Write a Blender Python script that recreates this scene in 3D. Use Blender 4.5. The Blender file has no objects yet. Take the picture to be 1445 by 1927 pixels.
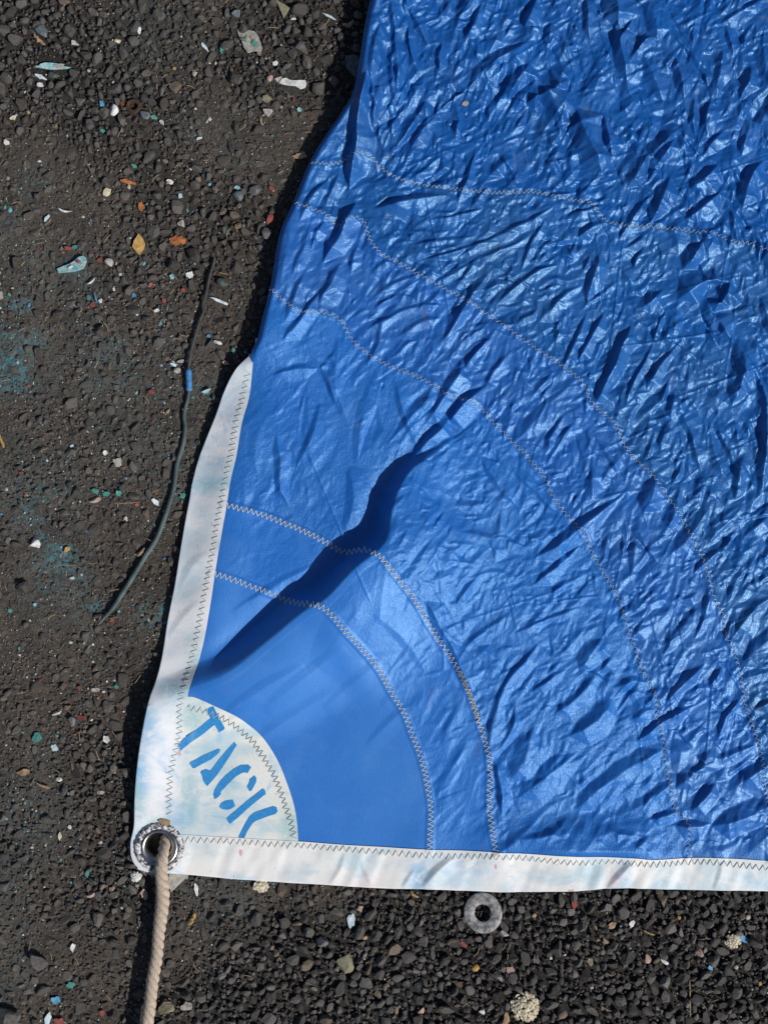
import bpy, math, random
import numpy as np
from mathutils import Vector, geometry, Matrix

# ------------------------------------------------------------------ camera, sky, sun
S = 0.0005                      # metres per layout unit (one unit = half a millimetre)
CX, CY = 722.5, 963.5
C = bpy.context.scene.collection
sc = bpy.context.scene
cam_d = bpy.data.cameras.new('camera'); cam = bpy.data.objects.new('camera', cam_d); C.objects.link(cam)
cam.location = (0, 0, 1.30); cam.rotation_euler = (0, 0, 0)
cam_d.sensor_fit = 'VERTICAL'; cam_d.sensor_height = 36.0
cam_d.lens = 36.0 * 1.30 / (1927 * S); cam_d.clip_start = 0.05; cam_d.clip_end = 100
sc.camera = cam
SUN_EL = math.radians(43)
az = Vector((0.80, -0.60))                      # where the sun stands, seen from above
w = bpy.data.worlds.new('World'); sc.world = w; w.use_nodes = True
nt = w.node_tree
sky = nt.nodes.new('ShaderNodeTexSky'); sky.sky_type = 'NISHITA'; sky.sun_disc = False
sky.sun_elevation = SUN_EL; sky.sun_rotation = math.atan2(az.x, az.y)
bg = nt.nodes['Background']; bg.inputs['Strength'].default_value = 0.066
nt.links.new(sky.outputs[0], bg.inputs[0])
sd = bpy.data.lights.new('sun', 'SUN'); sun = bpy.data.objects.new('sun', sd); C.objects.link(sun)
sd.energy = 4.1; sd.angle = math.radians(0.5); sd.color = (1.0, 0.955, 0.90)
sdir = Vector((-az.x*math.cos(SUN_EL), -az.y*math.cos(SUN_EL), -math.sin(SUN_EL)))
sun.rotation_euler = sdir.to_track_quat('-Z', 'Y').to_euler()
sun.location = (1, -1, 2)
sc.view_settings.view_transform = 'Standard'; sc.view_settings.look = 'None'
sc.view_settings.gamma = 1; sc.view_settings.use_curve_mapping = False
sc.view_settings.exposure = 0.0

random.seed(7); RNG = np.random.default_rng(11)

# ------------------------------------------------------------------ helpers
def P(x, y, z=0.0): return ((x-CX)*S, (CY-y)*S, z*S)

def fast_mesh(name, V, F, smooth=True, cols=None):
    """V (n,3) layout units, F (m,k) indices, counter-clockwise seen from above in layout space after the y flip"""
    V = np.asarray(V, dtype=np.float64); F = np.asarray(F, dtype=np.int32)
    W = np.empty_like(V); W[:,0] = (V[:,0]-CX)*S; W[:,1] = (CY-V[:,1])*S; W[:,2] = V[:,2]*S
    me = bpy.data.meshes.new(name)
    me.vertices.add(len(W)); me.vertices.foreach_set('co', W.astype(np.float32).ravel())
    k = F.shape[1]
    me.loops.add(F.size); me.loops.foreach_set('vertex_index', F.ravel())
    me.polygons.add(len(F)); me.polygons.foreach_set('loop_start', np.arange(0, F.size, k, dtype=np.int32))
    me.update(calc_edges=True)
    me.polygons.foreach_set('use_smooth', np.full(len(F), smooth))
    if cols is not None:
        at = me.color_attributes.new('tint', 'FLOAT_COLOR', 'POINT')
        c4 = np.ones((len(V), 4), dtype=np.float32); c4[:, :3] = cols
        at.data.foreach_set('color', c4.ravel())
    me.validate()
    return me

def link(name, me, mat, parent=None):
    o = bpy.data.objects.new(name, me); C.objects.link(o)
    if mat is not None and len(me.materials) == 0: me.materials.append(mat)
    if parent is not None: o.parent = parent
    return o

def tag(o, label=None, cat=None, group=None, kind=None):
    if label: o['label'] = label
    if cat: o['category'] = cat
    if group: o['group'] = group
    if kind: o['kind'] = kind
    return o

def smooth01(t): t = np.clip(t, 0, 1); return t*t*(3-2*t)

_lat = {}
def vnoise(x, y, s, seed):
    """smooth value noise in -1..1"""
    if seed not in _lat: _lat[seed] = np.random.default_rng(seed).uniform(-1, 1, (256, 256))
    L = _lat[seed]
    u = np.asarray(x)/s + 1000; v = np.asarray(y)/s + 1000
    iu = np.floor(u).astype(int); iv = np.floor(v).astype(int)
    fu = u-iu; fv = v-iv; fu = fu*fu*(3-2*fu); fv = fv*fv*(3-2*fv)
    a = L[iv & 255, iu & 255]; b = L[iv & 255, (iu+1) & 255]
    c = L[(iv+1) & 255, iu & 255]; d = L[(iv+1) & 255, (iu+1) & 255]
    return (a*(1-fu)+b*fu)*(1-fv) + (c*(1-fu)+d*fu)*fv

def fbm(x, y, s, seed, n=3):
    r = 0; a = 1
    for i in range(n): r = r + a*vnoise(x, y, s, seed+i); a *= 0.5; s *= 0.5
    return r

def dens(pts, step=2.0):
    """resample a polyline evenly after Catmull-Rom smoothing"""
    p = np.array(pts, float); q = np.vstack([2*p[0]-p[1], p, 2*p[-1]-p[-2]])
    out = []
    for i in range(1, len(q)-2):
        n = max(2, int(np.hypot(*(q[i+1]-q[i])[:2])/step*2)); t = np.linspace(0, 1, n, endpoint=False)[:, None]
        out.append(0.5*((2*q[i])+(-q[i-1]+q[i+1])*t+(2*q[i-1]-5*q[i]+4*q[i+1]-q[i+2])*t*t+(-q[i-1]+3*q[i]-3*q[i+1]+q[i+2])*t**3))
    out.append(p[-1:]); o = np.vstack(out)
    d = np.r_[0, np.cumsum(np.sqrt((np.diff(o, axis=0)**2).sum(1)))]
    m = max(2, int(d[-1]/step)+1); tt = np.linspace(0, d[-1], m)
    return np.stack([np.interp(tt, d, o[:, k]) for k in range(o.shape[1])], 1)

# ------------------------------------------------------------------ traced outlines (layout units)
BLUE_EDGE = [(716,-170),(711,-80),(705,0),(692,65),(682,130),(670,189),(648,224),(618,264),(588,314),(558,388),(533,448),(518,538),(503,598),(493,640),(481,668),(478,700)]
TAPE_OUT = [(486,630),(480,663),(447,700),(425,740),(408,788),(380,856),(366,906),(360,939),(349,999),(335,1088),(319,1171),(309,1238),(299,1280),(290,1310),(277,1371),(265,1449),(260,1502),(257,1548),(250,1583),(252,1612),(264,1630),(284,1638)]
TAPE_IN = [(490,630),(482,668),(478,705),(472,750),(459,799),(449,859),(438,906),(430,956),(421,1005),(410,1072),(401,1132),(389,1198),(379,1238),(368,1275),(360,1306),(355,1371),(345,1443),(340,1519),(340,1560),(344,1640)]
FOOT_OUT = [(250,1628),(284,1637),(322,1639),(374,1644),(433,1650),(491,1654),(549,1658),(620,1662),(717,1668),(800,1669),(889,1673),(952,1675),(1068,1672),(1148,1666),(1202,1666),(1291,1670),(1380,1671),(1445,1673),(1540,1676),(1640,1678)]
FOOT_IN = [(250,1566),(351,1568),(403,1571),(491,1576),(562,1580),(662,1587),(799,1594),(932,1598),(1068,1603),(1184,1608),(1229,1612),(1313,1609),(1380,1611),(1445,1615),(1540,1618),(1640,1620)]
SEAM_E = [(404,1077),(442,1089),(475,1102),(508,1114),(537,1127),(566,1132),(595,1132),(620,1145),(654,1185),(683,1218),(712,1255),(737,1301),(758,1334),(774,1376),(791,1421),(803,1471),(810,1517),(809,1558),(808,1598)]
SEAM_D = [(426,950),(462,959),(504,971),(541,986),(579,1002),(616,1021),(637,1035),(657,1038),(686,1033),(716,1044),(728,1060),(758,1097),(783,1131),(808,1176),(833,1214),(857,1251),(878,1293),(891,1330),(903,1367),(916,1409),(920,1454),(919,1500),(922,1542),(926,1571),(932,1600)]
SEAM_C = [(513,549),(538,573),(573,593),(613,593),(643,608),(655,630),(667,647),(699,674),(732,691),(774,707),(815,728),(844,747),(877,755),(905,772),(923,793),(950,821),(983,854),(1021,900),(1032,926),(1051,956),(1096,1009),(1107,1035),(1126,1069),(1153,1115),(1168,1156),(1179,1194),(1191,1222),(1200,1256),(1216,1280),(1228,1314),(1231,1351),(1243,1391),(1246,1428),(1256,1477),(1265,1520),(1286,1539),(1291,1567),(1288,1608)]
SEAM_B = [(558,390),(598,404),(620,413),(635,431),(650,424),(670,416),(685,423),(697,458),(717,483),(731,490),(767,510),(819,539),(870,567),(911,593),(947,616),(968,634),(1006,660),(1051,690),(1090,722),(1111,764),(1151,798),(1168,837),(1194,869),(1221,894),(1251,937),(1277,975),(1296,1016),(1319,1062),(1334,1118),(1353,1158),(1357,1188),(1376,1231),(1387,1283),(1397,1332),(1413,1376),(1425,1422),(1427,1462),(1437,1496),(1440,1560),(1443,1612)]
SEAM_A = [(588,315),(605,316),(622,318),(645,311),(668,300),(690,300),(702,306),(715,322),(752,345),(803,356),(880,366),(942,370),(999,369),(1061,381),(1107,389),(1128,418),(1159,429),(1216,433),(1267,438),(1308,444),(1329,443),(1370,460),(1396,462),(1445,482),(1530,520),(1640,575)]
PATCH = [(352,1303),(360,1305),(374,1307),(409,1323),(447,1342),(470,1359),(497,1385),(523,1426),(540,1467),(553,1507),(560,1545),(562,1584)]
PATCH_ST = [(346,1323),(358,1326),(386,1332),(409,1340),(433,1353),(456,1371),(479,1394),(499,1423),(517,1455),(531,1490),(543,1525),(552,1557),(555,1579)]
LUFF_ST = [(471,702),(462,740),(448,799),(442,839),(428,906),(418,956),(410,1005),(398,1072),(389,1122),(379,1171),(369,1221),(362,1246),(354,1281),(345,1321),(344,1362),(337,1403),(328,1438),(323,1478),(321,1531)]
FOOT_ST = [(351,1577),(403,1579),(462,1582),(520,1586),(572,1589),(655,1595),(759,1603),(840,1607),(889,1607),(979,1609),(1068,1617),(1157,1616),(1229,1621),(1313,1617),(1380,1622),(1445,1629),(1540,1632),(1640,1634)]
def xof(poly):
    a = dens(poly, 3); o = np.argsort(a[:, 1]); return lambda y: np.interp(y, a[o, 1], a[o, 0])
def yof(poly):
    a = dens(poly, 3); o = np.argsort(a[:, 0]); return lambda x: np.interp(x, a[o, 0], a[o, 1])
blue_x = xof(BLUE_EDGE); out_x = xof(TAPE_OUT); in_x = xof(TAPE_IN); foot_o = yof(FOOT_OUT); foot_i = yof(FOOT_IN)

# ------------------------------------------------------------------ the sail's relief, a height for every point
X0, Y0, NX, NY = 225, -180, 1420, 1880
gy, gx = np.mgrid[Y0:Y0+NY, X0:X0+NX].astype(float)
CTRL = np.array([
 (715,-120,62),(705,0,66),(690,90,68),(672,190,66),(625,262,42),(590,314,40),(555,400,42),(520,520,48),(495,640,54),(462,690,32),
 (425,750,12),(385,850,7),(362,930,7),(350,1000,8),(333,1100,8),(314,1200,9),(303,1258,22),(288,1320,44),(273,1400,48),(262,1490,34),(255,1550,14),(258,1620,10),(300,1590,12),
 (470,800,38),(445,880,38),(430,950,36),(410,1050,36),(395,1130,36),(378,1235,32),(350,1400,24),(335,1500,15),(345,1600,9),
 (400,1642,6),(500,1655,6),(600,1660,6),(700,1666,6),(800,1668,9),(900,1672,6),(1000,1674,6),(1150,1664,13),(1300,1670,7),(1445,1672,7),(1600,1676,7),
 (400,1575,12),(500,1580,13),(650,1588,14),(800,1592,20),(930,1597,26),(1060,1602,28),(1200,1608,28),(1330,1608,22),(1445,1612,24),(1600,1612,22),
 (400,1330,22),(450,1420,17),(560,1480,15),(600,1380,19),(700,1480,17),(750,1550,14),(680,1300,24),(560,1290,26),(860,1500,20),(870,1560,14),
 (450,1180,22),(500,1080,26),(560,1000,26),(560,880,30),(620,760,27),(700,850,26),(560,700,32),(560,600,36),(620,480,28),(640,380,24),(660,300,26),
 (700,620,28),(760,520,30),(850,420,32),(820,640,28),(900,800,26),(880,950,28),(850,1080,30),(950,1150,28),(900,1250,26),(1000,1350,26),(980,1450,24),(1020,1540,18),(1100,1545,16),(1180,1560,16),
 (1050,700,30),(1100,850,30),(1150,1000,28),(1180,1150,30),(1250,1300,28),(1330,1400,28),(1330,1500,22),(1400,1560,18),(1000,560,30),(1100,480,32),(1200,540,22),(1330,560,24),(1280,460,34),
 (750,100,36),(760,250,34),(850,20,34),(870,200,30),(960,120,38),(1000,280,30),(1100,120,34),(1120,300,34),(1200,60,34),(1230,220,30),(1320,80,36),(1380,260,30),(1430,120,34),(1430,400,32),(1540,200,32),
 (1300,700,28),(1400,700,30),(1280,850,26),(1400,900,30),(1320,1000,26),(1430,1100,28),(1380,1200,30),(1430,1330,28),(1560,800,30),(1560,1300,28),(900,-100,34),(1200,-100,34),(1500,-100,34),(1030,1000,27),(780,1180,24),(820,1330,21)], float)
cy_, cx_ = np.mgrid[Y0:Y0+NY+8:8, X0:X0+NX+8:8].astype(float)
num = np.zeros_like(cx_); den = np.zeros_like(cx_)
for (a, b, h) in CTRL:
    wgt = 1.0/(((cx_-a)**2+(cy_-b)**2)+150.0)**1.6; num += wgt*h; den += wgt
coarse = num/den
def bilin(A, u, v):
    u = np.clip(u, 0, A.shape[1]-1.001); v = np.clip(v, 0, A.shape[0]-1.001)
    iu = u.astype(int); iv = v.astype(int); fu = u-iu; fv = v-iv
    return (A[iv, iu]*(1-fu)+A[iv, iu+1]*fu)*(1-fv)+(A[iv+1, iu]*(1-fu)+A[iv+1, iu+1]*fu)*fv
def blur(A, s):
    r = int(3*s+1); k = np.exp(-np.arange(-r, r+1)**2/(2*s*s)); k /= k.sum()
    B = np.pad(A, ((r, r), (0, 0)), 'edge'); B = sum(k[i]*B[i:i+A.shape[0]] for i in range(2*r+1))
    B = np.pad(B, ((0, 0), (r, r)), 'edge'); return sum(k[i]*B[:, i:i+A.shape[1]] for i in range(2*r+1))
coarse = blur(coarse, 3.0)
H = bilin(coarse, (gx-X0)/8.0, (gy-Y0)/8.0)

def inside(poly, x, y):
    p = np.array(poly, float); r = np.zeros(x.shape, bool)
    for i in range(len(p)):
        x1, y1 = p[i]; x2, y2 = p[i-1]
        if y1 == y2: continue
        c = ((y1 > y) != (y2 > y)) & (x < (x2-x1)*(y-y1)/(y2-y1)+x1); r ^= c
    return r
def corner_poly(seam):
    s = list(map(tuple, dens(seam, 6)))
    if seam is SEAM_A: return s+[(1900, 700), (1900, 1900), (100, 1900), (100, seam[0][1])]
    return s+[(seam[-1][0], 1900), (100, 1900), (100, seam[0][1])]
SEAMS = [SEAM_E, SEAM_D, SEAM_C, SEAM_B, SEAM_A]
panel = np.zeros(gx.shape, np.int8)
for sm in SEAMS: panel += (~inside(corner_poly(sm), gx, gy)).astype(np.int8)
weight = np.array([0.03, 0.20, 0.55, 0.66, 0.80, 1.0])[panel]
# the cloth left of the long fold lies calmer
weight *= 1-0.42*smooth01((860-gx)/160)*smooth01((gy-560)/80)
weight *= 1-0.25*smooth01((760-gx)/100)
weight *= smooth01((foot_i(gx)-4-gy)/40)
edge_in = np.where(gy < 700, blue_x(gy), in_x(gy))
weight *= 0.15+0.85*smooth01((gx-edge_in)/30)
weight = blur(weight, 9.0)

def facet(spacing, ang, stretch, amp, seed, crease=0.0, cw=2.0):
    """creased sheet: Delaunay facets over scattered points, long along `ang` (image degrees, anticlockwise)"""
    rg = np.random.default_rng(seed); a = math.radians(ang); ca, sa = math.cos(a), math.sin(a)
    # domain (u along, v across); rotate about the grid centre
    mx, my = X0+NX/2, Y0+NY/2; R = math.hypot(NX, NY)/2+60
    su = spacing*stretch; sv = spacing
    nu, nv = int(2*R/su)+1, int(2*R/sv)+1
    uu, vv = np.meshgrid(np.arange(nu)-nu/2, np.arange(nv)-nv/2)
    uu = uu+rg.uniform(-.48, .48, uu.shape)+0.5*(np.arange(nv)[:, None] % 2); vv = vv+rg.uniform(-.48, .48, vv.shape)
    u = (uu*su).ravel(); v = (vv*sv).ravel()
    x = mx+u*ca-v*sa; y = my-u*sa-v*ca
    keep = (x > X0-su) & (x < X0+NX+su) & (y > Y0-su) & (y < Y0+NY+su)
    uv = np.stack([uu.ravel(), vv.ravel()], 1)[keep]; x = x[keep]; y = y[keep]
    h = rg.normal(0, 1, len(x)); h = np.sign(h)*np.abs(h)**1.45
    r = geometry.delaunay_2d_cdt([Vector(p) for p in uv.tolist()], [], [], 0, 1e-5, True)
    idx = [o[0] for o in r[3]]
    out = np.zeros((NY, NX), np.float32)
    ea = {}
    for f in r[2]:
        i, j, k = idx[f[0]], idx[f[1]], idx[f[2]]
        ax, bx, cx2 = x[i]-X0, x[j]-X0, x[k]-X0; ay, by, cy2 = y[i]-Y0, y[j]-Y0, y[k]-Y0
        xa = max(0, int(min(ax, bx, cx2))); xb = min(NX, int(max(ax, bx, cx2))+2)
        ya = max(0, int(min(ay, by, cy2))); yb = min(NY, int(max(ay, by, cy2))+2)
        if xa >= xb or ya >= yb: continue
        D = (by-cy2)*(ax-cx2)+(cx2-bx)*(ay-cy2)
        if abs(D) < 1e-6: continue
        X = np.arange(xa, xb)[None, :]; Y = np.arange(ya, yb)[:, None]
        l1 = ((by-cy2)*(X-cx2)+(cx2-bx)*(Y-cy2))/D; l2 = ((cy2-ay)*(X-cx2)+(ax-cx2)*(Y-cy2))/D; l3 = 1-l1-l2
        m = (l1 >= -1e-4) & (l2 >= -1e-4) & (l3 >= -1e-4)
        z = h[i]*l1+h[j]*l2+h[k]*l3
        if crease:
            for (l, p, q, o) in ((l1, j, k, i), (l2, k, i, j), (l3, i, j, k)):
                key = (p, q) if p < q else (q, p)
                if key not in ea: ea[key] = max(0, rg.normal(0, 1))
                e = ea[key]
                if e > 0.8:
                    L = math.hypot(x[p]-x[q], y[p]-y[q])+1e-6; d = np.abs(l*D)/L
                    z = z+crease*e*np.exp(-d/cw)*(np.minimum(np.minimum(l1, l2), l3)*0+1)
        sub = out[ya:yb, xa:xb]; sub[m] = np.broadcast_to(z, sub.shape)[m]
    return out*amp

# how the creases run, region by region: (x, y, radius) windows with a direction
WIN = [(70, [(1000,120,330),(1250,200,330),(760,120,200)]),
       (105, [(1350,350,260),(1350,700,260),(1100,60,200),(700,60,160)]),
       (22, [(880,450,240),(1050,500,160)]),
       (42, [(1200,1400,420),(1000,1150,260),(800,620,220),(1300,1150,240)]),
       (62, [(1120,640,220),(1220,760,240),(1080,950,240),(600,700,220),(1150,380,160)])]
Ws = []
for ang, cs in WIN:
    Ws.append(sum(np.exp(-((cx_-a)**2+(cy_-b)**2)/(2*(0.6*r)**2)) for a, b, r in cs)+0.01)
Wt = np.sqrt(sum(q*q for q in Ws))

def ridge(pts, h, wd, wl=None, taper=0.65, dark=None, lens=True, rnd=0.0):
    """a fold: crest along pts, steep over wd on the side away from the sun, easy over wl on the other"""
    if wl is None: wl = wd*1.9
    p = dens(pts, 6) if len(pts) > 2 else np.array(pts, float)
    if len(p) > 14: p = p[np.linspace(0, len(p)-1, 14).astype(int)]
    R = max(wd, wl)+3
    xa, xb = int(max(0, p[:, 0].min()-R-X0)), int(min(NX, p[:, 0].max()+R-X0+1)); ya, yb = int(max(0, p[:, 1].min()-R-Y0)), int(min(NY, p[:, 1].max()+R-Y0+1))
    if xa >= xb or ya >= yb: return
    gxs = gx[ya:yb, xa:xb]; gys = gy[ya:yb, xa:xb]
    best = np.full(gxs.shape, 1e9); T = np.zeros_like(best); Sg = np.zeros_like(best)
    L = np.r_[0, np.cumsum(np.hypot(*np.diff(p, axis=0).T))]
    for i in range(len(p)-1):
        ax, ay = p[i]; dx, dy = p[i+1]-p[i]; l2 = dx*dx+dy*dy+1e-9
        t = np.clip(((gxs-ax)*dx+(gys-ay)*dy)/l2, 0, 1); ex = gxs-ax-t*dx; ey = gys-ay-t*dy; d = np.hypot(ex, ey)
        # side away from the sun: normal component towards (-0.8,-0.6) in image axes
        nx_, ny_ = -dy, dx
        if nx_*(-0.8)+ny_*(-0.6) < 0: nx_, ny_ = dy, -dx
        s = ex*nx_+ey*ny_
        m = d < best; best[m] = d[m]; T[m] = ((L[i]+t*math.sqrt(l2))/L[-1])[m]; Sg[m] = s[m]
    tp = np.sin(np.pi*np.clip(T, 0, 1))**taper
    wdd = wd*(0.35+0.65*tp) if lens else wd
    a = np.clip(1-best/wdd, 0, 1); b = np.clip(1-best/wl, 0, 1)
    if rnd: a = smooth01(a)*rnd+a*(1-rnd); b = smooth01(b)*rnd+b*(1-rnd)
    H[ya:yb, xa:xb] += h*tp*np.where(Sg > 0, a, b**1.25)

def _lowfold():
    t = np.clip((gx-950)/290, 0, 1); n_ = 6*vnoise(gx, gy, 45, 61)+3*vnoise(gx, gy, 15, 62)
    return 15*np.sin(np.pi*t)**.8*smooth01((gy-(1532-22*t+n_))/48)*smooth01((1622-gy)/30)
H += _lowfold()
# the long fold from the luff up to the middle of the cloth
def big_fold():
    pts = [(300,1316),(369,1288),(436,1259),(514,1197),(573,1148),(616,1122),(668,1067),(724,1020),(738,960),(752,916),(776,882),(806,862),(850,829)]
    hh = [6,19,32,42,50,56,62,56,45,36,28,18,2]
    wd = [38,38,38,36,36,35,32,34,30,24,20,14,8]
    p = dens([(a, b, c, d) for (a, b), c, d in zip(pts, hh, wd)], 8)
    xa, xb, ya, yb = 240-X0, 1010-X0, 700-Y0, 1440-Y0
    gxs = gx[ya:yb, xa:xb]; gys = gy[ya:yb, xa:xb]; best = np.full(gxs.shape, 1e9); hv = np.zeros_like(best); wv = np.ones_like(best); Sg = np.zeros_like(best)
    for i in range(len(p)-1):
        ax, ay = p[i, :2]; dx, dy = (p[i+1]-p[i])[:2]; l2 = dx*dx+dy*dy
        t = np.clip(((gxs-ax)*dx+(gys-ay)*dy)/l2, 0, 1); ex = gxs-ax-t*dx; ey = gys-ay-t*dy; d = np.hypot(ex, ey)
        s = ex*dy-ey*dx; m = d < best
        best[m] = d[m]; hv[m] = (p[i, 2]+t*(p[i+1, 2]-p[i, 2]))[m]; wv[m] = (p[i, 3]+t*(p[i+1, 3]-p[i, 3]))[m]; Sg[m] = s[m]
    hv = blur(hv, 9.0); wv = blur(wv, 9.0)
    a = np.clip(1-best/wv, 0, 1); nwside = np.where(Sg > 0, 1, 0)
    up = hv*(0.4*a+0.6*smooth01(a))
    lit = hv*smooth01(np.clip(1-best/(60+hv*3.2), 0, 1))
    lit = np.where(nwside == 1, hv, lit); lit = np.where(best < 14, lit, blur(lit, 11.0))
    H[ya:yb, xa:xb] += np.where(nwside == 1, up, lit)
    # a hollow in front of it
    H[ya:yb, xa:xb] -= nwside*np.minimum(hv*0.16, 7)*np.exp(-((best-wv*1.1)/22)**2)
big_fold()

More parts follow.
